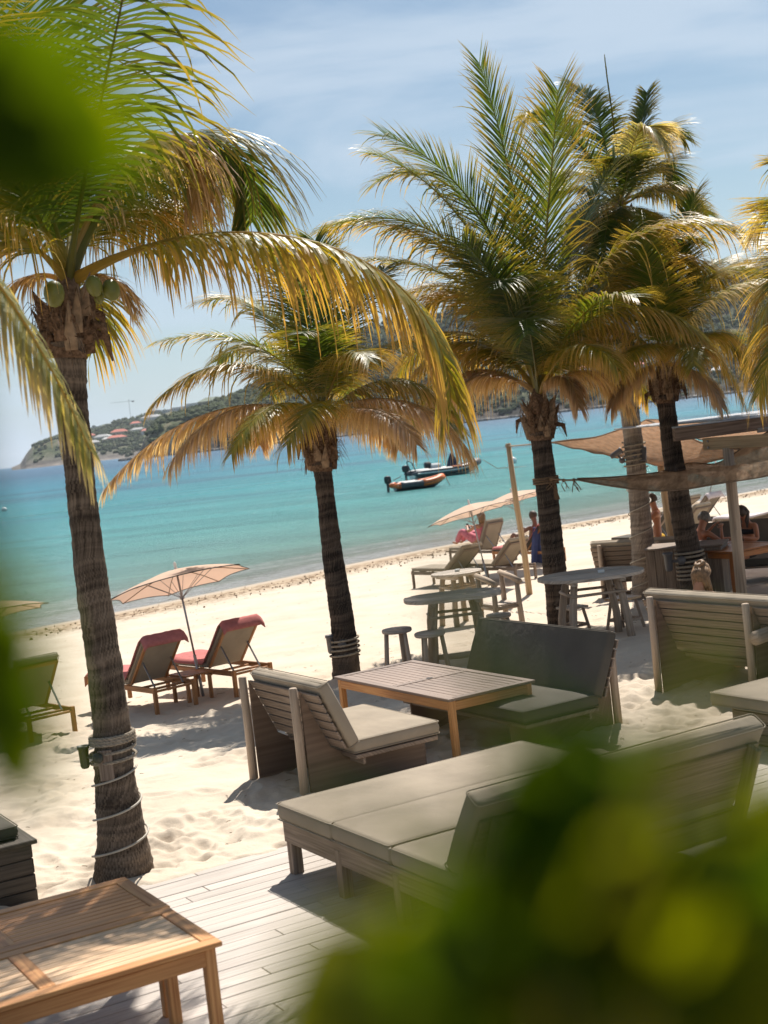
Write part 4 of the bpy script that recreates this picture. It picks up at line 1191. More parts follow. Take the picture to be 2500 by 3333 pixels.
def side_table(p, label, h=.36, w=.48):
    o = empty('beach_side_table', p, face_rz(SEAW), label, 'side table', 'small tables between the loungers')
    for k in range(5): part(MB().box((-w / 2 + w * (k + .5) / 5, 0, h - .012), (w / 5 - .008, w, .024), ch=.003), 'slat', 'lounger_wood', o)
    for x in (-1, 1):
        for y in (-1, 1): part(MB().box((x * (w / 2 - .05), y * (w / 2 - .05), h / 2 - .05), (.05, .05, h + .02)), 'leg', 'lounger_wood', o)
        part(MB().box((x * (w / 2 - .02), 0, h - .05), (.025, w - .04, .05)), 'rail', 'lounger_wood', o)
    return o
side_table((mid((661, 2288), (752, 2268)) + SEAW * .62) + Vector((0, 0, .0)), 'small low teak table between the two rose towelled loungers')
lounger(GG(1560, 1905) , 'grey cushioned lounger behind the small round driftwood table, foot end at left', 'grey_wood', 'cushion', ang=38)
lounger(mid((1668, 1908), (1762, 1872)), 'grey cushioned lounger crossed by the bare wooden pole', 'grey_wood', 'cushion', ang=42)
l6, i6 = lounger(mid((1605, 1842), (1705, 1815)), 'grey lounger with upright back where a blond woman sits', 'grey_wood', 'cushion', ang=62)
l7, i7 = lounger(mid((1760, 1850), (1866, 1817)), 'teak lounger behind the middle palm trunk with red towel on its back', ang=46)
towel(l7, i7, 'red towel hanging over the lounger back just right of the middle palm trunk', foot=False)
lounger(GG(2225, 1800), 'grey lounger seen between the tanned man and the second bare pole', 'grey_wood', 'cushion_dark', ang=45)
lounger(GG(2320, 1772), 'grey lounger with pale frame beside the roof post, nearer of two', 'grey_wood', 'cushion', ang=46)
l9, i9 = lounger(GG(2352, 1725), 'grey lounger beside the roof post, farther of two, cloth over its back', 'grey_wood', 'cushion', ang=46)
towel(l9, i9, 'pale grey cloth over the back of the farther lounger by the roof post', 'towel_pale', foot=False)
lounger(GG(2270, 1705), 'farthest grey lounger near the thin parasol pole', 'grey_wood', 'cushion', ang=30)
l12, i12 = lounger(GG(2560, 1730), 'sunlit lounger with white towel at the right edge near the water', 'grey_wood', 'cushion', ang=12)
towel(l12, i12, 'white crumpled towel on the lounger at the right edge', 'towel_pale')

# ------------------------------------------------------------------ parasols
def parasol(foot, top, R_, label, nr_=8, group='beach parasols'):
    foot = Vector(foot); top = Vector(top); ax = (top - foot); Hh = ax.length
    q = ax.normalized().to_track_quat('Z', 'Y').to_euler()
    o = empty('beach_parasol', foot, 0, label, 'parasol', group, tilt=q)
    sag = .40; rise = R_ * .21; Qm = q.to_matrix(); TL = Qm.inverted() @ Matrix.Rotation(math.radians(-8), 3, 'X') @ Matrix.Rotation(math.radians(-3), 3, 'Y') @ Qm
    zt = Hh - .10
    mb = MB(); nring = 7; n = nr_
    # canopy gores: hang a little between the ribs
    def P(k, t):     # k in fractional gore index, t radius 0..1
        a = 2 * math.pi * k / n; fr = abs((k % 1) - .5) * 2      # 1 at rib, 0 between
        r = R_ * t * (1 - (1 - fr ** 2) * (1 - math.cos(math.pi / n)) * 1.0 - (1 - fr ** 2) * .05 * t)
        z = zt - rise * t ** 1.55 - (1 - fr ** 2) * .012 * t + (1 - fr ** 2) * .03 * (t ** 6)
        q_ = TL @ Vector((math.cos(a) * r, math.sin(a) * r, z - zt)); return (q_.x, q_.y, q_.z + zt)
    for g in range(n):
        mb = MB(); S = 4
        for i in range(nring):
            for j in range(S + 1):
                mb.v.append(P(g + j / S, max(.015, i / (nring - 1))))
        for i in range(nring - 1):
            for j in range(S):
                mb.f.append((i * (S + 1) + j, (i + 1) * (S + 1) + j, (i + 1) * (S + 1) + j + 1, i * (S + 1) + j + 1)); mb.uv.append([(0, 0)] * 4)
        part(mb, 'canopy_panel', 'canopy', o, True)
        pts = [Vector(P(g + j / 6, 1.0)) for j in range(7)]
        part(MB().tube(pts, .007, 4), 'hem', 'canopy_trim', o)
        a = 2 * math.pi * g / n
        rp = [Vector(P(g, t)) + Vector((0, 0, -.012)) for t in (.03, .3, .6, .99)]
        part(MB().tube(rp, .006, 4), 'rib', 'rope_brown', o)
        st = Vector((math.cos(a) * .02, math.sin(a) * .02, zt - .42)); part(MB().tube([st, Vector(P(g, .5)) + Vector((0, 0, -.015))], .005, 4), 'strut', 'metal', o)
    part(MB().tube([(0, 0, .45), (0, 0, Hh - .06)], .016, 10), 'pole', 'metal', o, True)
    part(MB().tube([(0, 0, -.25), (0, 0, .62)], .024, 10), 'pole_sleeve', 'metal', o, True)
    part(MB().lathe([(.022, -.12), (.03, -.09), (.018, -.05), (.028, -.02), (.012, .015), (0, .02)], (0, 0, Hh), 10), 'finial', 'white_paint', o, True)
    part(MB().lathe([(.035, 0), (.035, .05)], (0, 0, zt - .45), 10), 'hub', 'metal', o, True)
    return o
f1 = GG(662, 2265); f1d = f1.y
parasol(f1, U(568, 1832, f1d + .1), 1.08, 'peach beige parasol over the two rose towelled loungers')
f3 = GG(1592, 1908)
parasol(f3, U(1524, 1628, f3.y), 1.04, 'peach parasol left of the bare wooden pole, nearer of two')
f4 = GG(1720, 1850)
parasol(f4, U(1662, 1590, f4.y), 1.02, 'peach parasol partly behind the bare pole and the middle palm, farther of two')
f2 = GG(-5, 2330); parasol(f2, U(-75, 1942, f2.y), 1.06, 'peach parasol cut off by the left edge')
f5 = GG(2290, 1720); parasol(f5, U(2330, 1500, f5.y) , 1.1, 'pale parasol seen under the rear shade sail, right one')
f6 = GG(2150, 1740); parasol(f6, U(2175, 1540, f6.y), 1.0, 'pale parasol seen behind the right palm trunks, left one')
# ------------------------------------------------------------------ pergola, bare poles, shade sails
pf = Vector((5.41, 22.04, -.1))
o = empty('pergola', pf, 0, 'timber pergola post with bolted beams at the right edge', 'pergola')
ptop = U(2368, 1462, 22.04) - pf
part(MB().tube([(0, 0, -.2), (0, 0, 1.2), (ptop.x * .3, 0, ptop.z + .02)], [.088, .086, .083], 16), 'post', 'log_wood', o, True)
bt = Vector((0, 0, ptop.z + .10))
part(MB().beam(bt + E2 * .50, bt - E2 * 5.5, .09, .19), 'beam', 'pale_log', o)
r0 = bt + Vector((0, 0, .215)) - E1 * .85 + E2 * .25; r1 = r0 + E1 * 5.2
part(MB().beam(r0, r1, .07, .20), 'beam', 'brown_beam', o)
part(MB().beam(r0 + Vector((0, 0, .115)) - E2 * .01, r1 + Vector((0, 0, .115)) - E2 * .01, .10, .028), 'metal_strip', 'metal', o)
part(MB().beam(r0 + E1 * 1.7 - E2 * .06 + Vector((0, 0, -.10)), r1 - E2 * .06 + Vector((0, 0, -.06)), .03, .07), 'beam', 'grey_paint', o)
a_ = r0 + E1 * 1.0 + Vector((0, 0, .135)); mb = MB(); NR = 26
for k in range(NR):
    p_ = a_ + E1 * (.16 * k); mb.beam(p_ + E1 * .08, p_ + E1 * .08 + E2 * 2.6, .155, .02 + .012 * (k % 2))
part(mb, 'roof', 'corrugated', o)
bl = None
for k in range(13):
    q = r0 + E1 * (.12 + .22 * k) - E2 * .05 + Vector((0, 0, .115))
    if bl is None: bl = part(MB().lathe([(.014, 0), (.014, .01), (.0, .016)], (0, 0, 0), 8), 'bolt', 'metal', o); bl.location = q; bl.rotation_euler = (-E2).to_track_quat('Z', 'Y').to_euler()
    else: share(bl, 'bolt', o, q, bl.rotation_euler)
for dz in (.045, -.055):
    q = bt + E2 * .38 - E1 * .046 + Vector((0, 0, dz)); b_ = part(MB().lathe([(.02, 0), (.02, .01), (.0, .018)], (0, 0, 0), 10), 'bolt', 'metal', o); b_.location = q; b_.rotation_euler = (-E1).to_track_quat('Z', 'Y').to_euler()

def bare_pole(fp, top, label, r_=.055, mat='pale_log'):
    o = empty('wooden_pole', fp, 0, label, 'pole'); t = top - fp
    part(MB().tube([(0, 0, -.3), t * .3 + Vector((.012, 0, 0)), t * .6 + Vector((-.008, 0, 0)), t], [r_ * 1.08, r_, r_ * .93, r_ * .85], 12), 'shaft', mat, o, True)
    return o
pp1 = GG(1725, 1937); pt1 = U(1654, 1443, pp1.y)
o = bare_pole(pp1, pt1, 'leaning bare wooden pole on the sand holding the rope of the shade sail', .062)
part(MB().tube([Vector((math.cos(a) * .06, math.sin(a) * .06, 0)) + (pt1 - pp1) * (.975 + a * .0009) for a in np.linspace(0, 18, 50)], .010, 5), 'rope_wrap', 'rope', o)
pt2 = U(2150, 1515, 27.0); pp2 = Vector((U(2197, 1800, 27).x, 27.0, zg0(5.6, 27.0)))
bare_pole(pp2, pt2, 'second bare wooden pole carrying the low corner of the rear shade sail', .075)

def sail(name, P00, P10, P11, P01, sags, mat, label, nu=36, nv=22, uvs=3.0, belly=.35, name2='shade_sail'):
    """patch with catenary edges; sags = inward/down pull of the edges (u0, v1, u1, v0)"""
    mb = MB(); c = (P00 + P10 + P11 + P01) / 4
    def ed(a, b, t, s): 
        p = a.lerp(b, t); k = 4 * t * (1 - t); q = p + (c - p) * (s * k); q.z -= k * belly * .4 * (a - b).length / 5; return q
    rows = []
    for j in range(nv + 1):
        v = j / nv; row = []
        for i in range(nu + 1):
            u = i / nu
            A = ed(P00, P10, u, sags[3]); B = ed(P01, P11, u, sags[1]); C = ed(P00, P01, v, sags[0]); E = ed(P10, P11, v, sags[2])
            bl_ = P00 * (1 - u) * (1 - v) + P10 * u * (1 - v) + P01 * (1 - u) * v + P11 * u * v
            p = A * (1 - v) + B * v + C * (1 - u) + E * u - bl_
            p.z -= belly * 16 * u * (1 - u) * v * (1 - v) * .5
            p.z += .012 * math.sin(u * 31 + v * 12)
            mb.v.append(tuple(p))
        rows.append(row)
    Lu = (P10 - P00).length; Lv = (P01 - P00).length
    for j in range(nv):
        for i in range(nu):
            a = j * (nu + 1) + i; mb.f.append((a, a + 1, a + nu + 2, a + nu + 1))
            mb.uv.append([(i / nu * Lu * uvs, j / nv * Lv * uvs), ((i + 1) / nu * Lu * uvs, j / nv * Lv * uvs), ((i + 1) / nu * Lu * uvs, (j + 1) / nv * Lv * uvs), (i / nu * Lu * uvs, (j + 1) / nv * Lv * uvs)])
    verts = [Vector(q) for q in mb.v]
    o = mb.build(name2, mat, None, True)
    W = nu + 1
    border = [verts[i] for i in range(W)] + [verts[(j) * W + nu] for j in range(1, nv + 1)] + [verts[nv * W + i] for i in range(nu - 1, -1, -1)] + [verts[j * W] for j in range(nv - 1, 0, -1)]
    part(MB().tube(border + [border[0]], .016, 5), 'hem_rope', 'rope_brown', o)
    return tag(o, label, 'shade sail'), verts
rcorner = U(1795, 1441, 27.0)
rear, _ = sail('rear', rcorner, U(2152, 1516, 27.0), U(2440, 1470, 23.2), U(2103, 1366, 28.5), (.10, .0, .0, .06), 'jute_cloth', 'rear brown woven shade sail stretched from the bare poles to the pergola', belly=.22)
tag(MB().tube([pt1 + Vector((0, 0, -.06)), (pt1 + rcorner) / 2 + Vector((0, 0, -.03)), rcorner], .014, 6).build('sail_rope', 'rope', None, True), 'short rope from the bare pole top to the rear shade sail', 'rope')
sail('rear2', U(2103, 1366, 28.5), U(2440, 1470, 23.4), U(2640, 1400, 25), U(2500, 1372, 31), (.05, .05, 0, 0), 'jute_cloth', 'far half of the rear shade sail sloping away behind the pergola beam', belly=.1)
K1 = U(1880, 1562, 21.6)
def net_sail():
    def curve(pts, n=40):
        P = [U(*q) for q in pts]; out = []
        cum = [0]
        for a, b in zip(P[:-1], P[1:]): cum.append(cum[-1] + (b - a).length)
        for i in range(n + 1):
            s_ = cum[-1] * i / n; k = max(q for q in range(len(P) - 1) if cum[q] <= s_ + 1e-9); t = (s_ - cum[k]) / (cum[k + 1] - cum[k])
            p0, p1, p2, p3 = P[max(0, k - 1)], P[k], P[k + 1], P[min(len(P) - 1, k + 2)]
            out.append((p1 * 2 + (p2 - p0) * t + (p0 * 2 - p1 * 5 + p2 * 4 - p3) * t * t + (p1 * 3 - p0 - p2 * 3 + p3) * t ** 3) * .5)
        return out
    A = curve([(1880, 1562, 21.6), (1990, 1582, 21.3), (2120, 1597, 20.9), (2230, 1592, 20.6), (2350, 1572, 20.2), (2500, 1548, 19.6), (2680, 1500, 18.9)])
    B = curve([(1880, 1560, 21.6), (2000, 1558, 21.5), (2150, 1545, 21.2), (2290, 1524, 20.9), (2400, 1512, 20.5), (2500, 1502, 20.0), (2680, 1470, 19.3)])
    C = curve([(1880, 1558, 21.7), (2000, 1553, 22.2), (2140, 1538, 22.9), (2245, 1508, 23.8), (2330, 1510, 23.4), (2400, 1470, 23.2), (2500, 1405, 22.8), (2680, 1300, 22.2)])
    rows = []
    for v in (0, .25, .5, .75): rows.append([a.lerp(b, v) + Vector((0, -.05 * math.sin(v * 3.14), 0)) for a, b in zip(A, B)])
    for v in (0, .15, .3, .5, .7, .85, 1.0):
        rows.append([b.lerp(c, v) + Vector((0, 0, -.10 * math.sin(v * math.pi) * math.sin(min(1, i / 20) * 1.57))) for i, (b, c) in enumerate(zip(B, C))])
    mb = MB(); W = len(A)
    for j, rw in enumerate(rows):
        for i, q in enumerate(rw): mb.v.append(tuple(q + Vector((0, 0, .008 * math.sin(i * 1.7 + j * 2.1)))))
    for j in range(len(rows) - 1):
        for i in range(W - 1):
            mb.f.append((j * W + i, j * W + i + 1, (j + 1) * W + i + 1, (j + 1) * W + i)); mb.uv.append([(i * .33, j * .22), ((i + 1) * .33, j * .22), ((i + 1) * .33, (j + 1) * .22), (i * .33, (j + 1) * .22)])
    o = mb.build('shade_sail', 'jute_net', None, True)
    part(MB().tube(A, .014, 5), 'hem_rope', 'rope_brown', o); part(MB().tube(C, .014, 5), 'hem_rope', 'rope_brown', o)
    tag(o, 'front brown net shade sail sagging across the right palm trunks', 'shade sail')
net_sail()

# ------------------------------------------------------------------ palms
def bez(P, t):
    a, b, c, d = P; s = 1 - t
    return a * (s ** 3) + b * (3 * s * s * t) + c * (3 * s * t * t) + d * (t ** 3)
def lerp3(a, b, t): return tuple(a[i] * (1 - t) + b[i] * t for i in range(3))
STY = {'g': ((.060, .105, .012), (.19, .20, .020), (.34, .24, .06)), 'd': ((.032, .062, .010), (.090, .13, .015), (.24, .19, .04)),
       'y': ((.12, .135, .014), (.30, .23, .022), (.40, .26, .09)), 'b': ((.25, .165, .07), (.42, .30, .19), (.50, .39, .30)),
       'w': ((.15, .17, .05), (.36, .32, .15), (.54, .45, .32))}
def frond_mb(P, sty, lmax, n=125, droop=.6, seed=0, rad=.030, fwd=(28, 50), lift=.12, t0=.17, wid=.012, twist=0.0, rootcol=None):
    r = random.Random(seed); mb = MB(); mb.col = []; lmax *= 1.3; n = int(n * 1.2)
    N = 26; pts = [bez(P, i / N) for i in range(N + 1)]
    L = sum((pts[i + 1] - pts[i]).length for i in range(N))
    c0, c1, c2 = STY[sty]
    rad_ = [rad * (1.9 - 1.0 * min(1, i / 5)) * (1 - .85 * i / N) for i in range(N + 1)]
    mb.tube(pts, rad_, 6, squash=.7)
    rc = lerp3(c1, (.30, .22, .05), .6) if sty != 'd' else (.13, .13, .03)
    mb.col += [rc] * len(mb.v)
    up = Vector((0, 0, 1))
    for i in range(n):
        t = t0 + (1 - t0) * ((i + .5) / n)
        p = bez(P, t); T = (bez(P, min(1, t + .02)) - bez(P, max(0, t - .02))).normalized()
        S = T.cross(up)
        if S.length < .25: S = (S + Vector((.6, -.3, 0))).normalized()
        S.normalize(); Nn = S.cross(T).normalized()
        if twist: S = (S * math.cos(twist * t) + Nn * math.sin(twist * t)); Nn = S.cross(T).normalized()
        prof = (.50 + .5 * math.sin(min(1, (t - t0) / .35) * math.pi / 2)) if t < .55 else 1 - .50 * ((t - .55) / .45) ** 1.6
        for sd in (-1, 1):
            if r.random() < .03: continue
            f = math.radians(fwd[0] + (fwd[1] - fwd[0]) * t ** 1.3 + r.uniform(-5, 5))
            d = S * (sd * math.cos(f)) + T * math.sin(f) + Nn * (lift + r.uniform(-.08, .08)); d.normalize()
            ll = lmax * prof * r.uniform(.80, 1.12); w = wid * r.uniform(.8, 1.15) * (.6 + .4 * prof)
            q = p.copy(); dr = droop * r.uniform(.7, 1.4) * (3.2 if r.random() < .09 else 1); segs = 5; step = ll / segs
            mixv = min(1, max(0, r.gauss(.35, .28))); base = lerp3(c0, c1, mixv)
            dry = max(0, r.gauss(.25, .25)); pv = None; b = len(mb.v)
            for k in range(segs + 1):
                wv = (T - d * T.dot(d))
                if wv.length < 1e-3: wv = Nn
                wv.normalize()
                kk = k / segs; ww = w * (.7, 1.0, 1.0, .8, .5, .04)[k]
                mb.v.append(tuple(q - wv * ww)); mb.v.append(tuple(q + wv * ww))
                cc = lerp3(base, c2, min(1, max(0, (kk - .55 + dry * .6) * 2.0)) if kk > .3 else 0); mb.col += [cc, cc]
                d = (d + Vector((0, 0, -1)) * (dr * (.25 + .75 * kk) * .42)).normalized()
                q = q + d * step
            for k in range(segs):
                mb.f.append((b + 2 * k, b + 2 * k + 1, b + 2 * k + 3, b + 2 * k + 2)); mb.uv.append([(0, 0)] * 4)
    return mb
def dU(x, y, dist): return U(x * D, y * D, dist)
TR = {}
def palm(key, trunk, crown, dist, fronds, label, mat='trunk_brown', boots=True, nuts=(), fill=0, lm=.75, fillsty='d', seed=1, fr=1.0, heart_up=.25, frad=.030, wid=.0115, group='coconut palms on the beach', bootsc=1.0):
    """trunk: list of (x, y, width) in 1659-wide picture pixels from foot to top"""
    foot = GG(trunk[0][0] * D, trunk[0][1] * D) if dist is None else U(trunk[0][0] * D, trunk[0][1] * D, dist)
    dist = foot.y
    r = random.Random(seed)
    pts = [U(x * D, y * D, dist) for x, y, w in trunk]; rad = [w * D / 2 / F * dist for x, y, w in trunk]
    pts[0] = foot.copy()
    o = empty('coconut_palm', foot, 0, label, 'palm tree', group)
    # dense resample with ring scars
    seg = []; cum = [0]
    for a, b in zip(pts[:-1], pts[1:]): cum.append(cum[-1] + (b - a).length)
    Ltot = cum[-1]; n = int(Ltot / .022); P = []; R_ = []
    def at(s):
        for i in range(len(cum) - 1):
            if s <= cum[i + 1] or i == len(cum) - 2:
                t = (s - cum[i]) / (cum[i + 1] - cum[i]); 
                p0 = pts[max(0, i - 1)]; p1 = pts[i]; p2 = pts[i + 1]; p3 = pts[min(len(pts) - 1, i + 2)]
                q = (p1 * 2 + (p2 - p0) * t + (p0 * 2 - p1 * 5 + p2 * 4 - p3) * t * t + (p1 * 3 - p0 - p2 * 3 + p3) * t ** 3) * .5
                return q, rad[i] * (1 - t) + rad[i + 1] * t
    ringp = 0; nxt = .05; amp = .03
    for k in range(n + 1):
        s = Ltot * k / n; q, rr = at(s)
        ringp += Ltot / n
        if ringp > nxt: ringp = 0; nxt = r.uniform(.05, .17); amp = r.uniform(.015, .05)
        sc = 1 + amp * math.exp(-ringp / .03) - .012 + r.uniform(-.004, .004)
        P.append(q - foot); R_.append(rr * sc)
    P[0] = P[0] - Vector((0, 0, .15))
    mb = MB(); mb.tube(P, R_, 22)
    base = mb.v; nv = []
    for i, q in enumerate(mb.v):
        k = i % 22; row = i // 22; j = r.uniform(-.003, .003) + .012 * (float(vnoise(np.array(k * .45 + seed * 9.), np.array(row * .16))) - .5)
        nv.append((q[0] + j, q[1] + j * .7, q[2] + .020 * math.sin(k * .2856 + row * .021) + .006 * math.sin(k * .857 + row * .05)))
    mb.v = nv
    part(mb, 'trunk', mat, o, True)
    TR[key] = (foot, at, Ltot)
    topq, topr = at(Ltot)
    cr = U(crown[0] * D, crown[1] * D, dist)
    ax = (cr - topq)
    if boots:
        h = ax.length
        part(MB().tube([topq - foot - ax.normalized() * .12, topq - foot, topq - foot + ax * .35, topq - foot + ax * .75, cr - foot + ax * .1], [topr * 1.04, topr * 1.15 * bootsc, topr * 1.32 * bootsc, topr * 1.1 * bootsc, topr * .4], 16), 'crown_sheath', 'fibre', o, True)
        for k in range(22):
            a = k * 2.4 + r.random() * .5; lv = -.05 + .7 * (k / 22)
            c = topq - foot + ax * lv; out = Vector((math.cos(a), math.sin(a), 0)); hh = r.uniform(.16, .30)
            p1 = c + out * topr * 1.05; p2 = c + out * topr * r.uniform(1.2, 1.5) + Vector((0, 0, hh * .5)); p3 = p2 + out * r.uniform(.02, .09) + Vector((0, 0, hh * .6))
            part(MB().tube([p1 - Vector((0, 0, .08)), p1, p2, p3], [.05, .085 * bootsc, .05 * bootsc, .004], 7, squash=.14), 'leaf_base', 'boot' if r.random() < .5 else 'fibre', o, True)
        mb = MB()
        for k in range(90):
            a = r.random() * 6.3; out = Vector((math.cos(a), math.sin(a), 0)); c = topq - foot + ax * r.uniform(0, .7)
            q0 = c + out * topr * 1.35; mb.tube([q0, q0 + out * r.uniform(.03, .10) + Vector((0, 0, r.uniform(-.02, .08))), q0 + out * r.uniform(.05, .2) + Vector((0, 0, r.uniform(-.25, .05)))], [.005, .004, .002], 3)
        part(mb, 'fibre_strands', 'fibre', o)
        for k in range(7):
            a = r.random() * 6.3; out = Vector((math.cos(a), math.sin(a), 0)); c = topq - foot + ax * r.uniform(.1, .5)
            p = [c + out * topr * 1.3, c + out * topr * 2.0 + Vector((0, 0, -.03)), c + out * topr * 2.2 + Vector((0, 0, -.22))]
            part(MB().tube(p, [.05, .04, .008], 5, squash=.25), 'dry_husk', 'fibre', o, True)
    hc = cr - foot
    for k, fd in enumerate(fronds):
        sty = fd[0]; ctrl = fd[1]; dz = fd[2]; kw = dict(fd[3]) if len(fd) > 3 else {}
        bias = kw.pop('root', 0)
        q = [hc + Vector((0, 0, -.05))] + [U(x * D, y * D, dist + z) - foot for (x, y), z in zip(ctrl, dz)]
        if len(q) == 3: q = [q[0], q[0].lerp(q[1], .66), q[2].lerp(q[1], .66), q[2]]
        lmm = kw.pop('lm', lm)
        kw.setdefault('wid', wid); kw.setdefault('droop', {'g': .45, 'd': .45, 'y': .95, 'b': 1.7, 'w': .9}[sty])
        part(frond_mb(q, sty, lmm, seed=seed * 100 + k, rad=frad, **kw), 'frond', 'frond', o, False)
    for k in range(fill):
        a = math.radians(r.uniform(15, 165)); el = r.uniform(-.15, 1.1); Lf = r.uniform(1.9, 2.8) * fr
        hd = Vector((math.cos(a), math.sin(a), 0)); p0 = hc
        p1 = p0 + hd * (Lf * .3 * math.cos(el)) + Vector((0, 0, Lf * .35 * math.sin(el) + .2))
        p2 = p0 + hd * (Lf * .7 * math.cos(el)) + Vector((0, 0, Lf * .6 * math.sin(el) + .1)); p3 = p0 + hd * (Lf * (.6 + .4 * math.cos(el))) + Vector((0, 0, Lf * .6 * math.sin(el) - .45))
        part(frond_mb([p0, p1, p2, p3], fillsty if k % 3 else 'g', lm * .95, seed=seed * 77 + k, droop=.7, rad=frad, wid=wid), 'frond', 'frond', o, False)
    for (x, y, rr, dz) in nuts:
        c = U(x * D, y * D, dist + dz) - foot
        mbn = MB().lathe([(0, -rr * 1.32), (rr * .5, -rr * 1.15), (rr * .88, -rr * .6), (rr, 0), (rr * .9, rr * .6), (rr * .55, rr * 1.05), (rr * .2, rr * 1.2), (0, rr * 1.22)], (0, 0, 0), 14)
        nn_ = part(mbn, 'coconut', 'coconut', o, True); nn_.location = c; nn_.rotation_euler = (r.uniform(-.3, .3), r.uniform(-.35, .35), 0)
    return o
# --- big palm at left
palm('P1', [(268, 1888, 136), (262, 1800, 106), (250, 1700, 90), (243, 1600, 82), (228, 1450, 76), (205, 1300, 74), (185, 1150, 66), (170, 1000, 64), (160, 880, 60), (152, 770, 66), (146, 740, 84)], (146, 600), None, [
    ('y', [(400, 430), (960, 450), (975, 880)], [-.2, -.4, -.6], dict(lm=.76, droop=2.2, n=130, wid=.012)),
    ('d', [(260, 240), (560, 200), (545, 480)], [.3, .6, .9], dict(lm=.85, droop=1.5, n=110)),
    ('d', [(180, 330), (250, 130), (305, -230)], [-.5, -1.0, -1.3], dict(lm=.95, droop=1.0, n=60, wid=.013, fwd=(5, 30))),
    ('b', [(210, 330), (400, 180), (425, 420)], [.2, .3, .4], dict(lm=.7, droop=1.6, n=80)),
    ('d', [(110, 350), (60, 160), (40, -160)], [.4, .9, 1.2], dict(lm=1.1, n=90)),
    ('g', [(60, 380), (-60, 240), (-200, 180)], [-.2, -.4, -.5], dict(lm=.9)),
    ('y', [(60, 480), (-120, 400), (-320, 620)], [-.4, -.7, -.9], dict(lm=.8, droop=1.1)),
    ('d', [(190, 430), (330, 260), (450, 420)], [.8, 1.4, 1.8], dict(lm=.8, droop=1.5)),
    ('y', [(190, 460), (300, 350), (395, 540)], [.5, 1.0, 1.5], dict(lm=.75, droop=1.4)),
    ('y', [(100, 430), (50, 330), (-20, 480)], [.9, 1.3, 1.6], dict(lm=.75, droop=1.4)),
    ('g', [(150, 400), (170, 280), (210, 330)], [1.0, 1.8, 2.4], dict(lm=.85, droop=1.1)),
    ('y', [(200, 560), (230, 620), (200, 760)], [.8, 1.3, 1.4], dict(lm=.6, droop=1.5, n=60)),
    ('b', [(200, 580), (260, 590), (285, 660)], [.1, .2, .2], dict(lm=.32, droop=1.2, n=50, wid=.008, t0=.3)),
    ('b', [(100, 580), (40, 590), (10, 650)], [.1, .1, .0], dict(lm=.34, droop=1.2, n=50, wid=.008, t0=.3)),
    ('g', [(120, 420), (20, 300), (-60, 60)], [.2, .2, .2], dict(lm=.95)),
], 'largest palm at the left with green coconuts and a rope bound trunk', nuts=((117, 634, .080, -.38), (203, 617, .064, -.38), (240, 626, .068, -.30), (214, 643, .04, -.2)), lm=.8, seed=2, bootsc=.66, fill=0)
# --- palm leaning in from beyond the left edge, nearer than the big one
palm('P0', [(-420, 2150, 120), (-400, 1600, 100), (-360, 1000, 95), (-340, 620, 100)], (-330, 520), 7.6, [
    ('w', [(-250, 330), (-20, 480), (196, 975)], [-.1, -.4, -.6], dict(lm=.44, droop=3.6, n=80, wid=.011)),
    ('y', [(-420, 330), (-600, 350), (-760, 620)], [0, .3, .4]), ('g', [(-360, 300), (-420, 100), (-520, 60)], [.4, .8, 1.2]),
    ('y', [(-300, 320), (-200, 240), (-120, 330)], [.8, 1.6, 2.2]), ('g', [(-340, 300), (-300, 60), (-300, -100)], [-.4, -.9, -1.5])],
    'palm rooted beyond the left edge whose drooping pale frond hangs before the big trunk', seed=3, lm=.7)
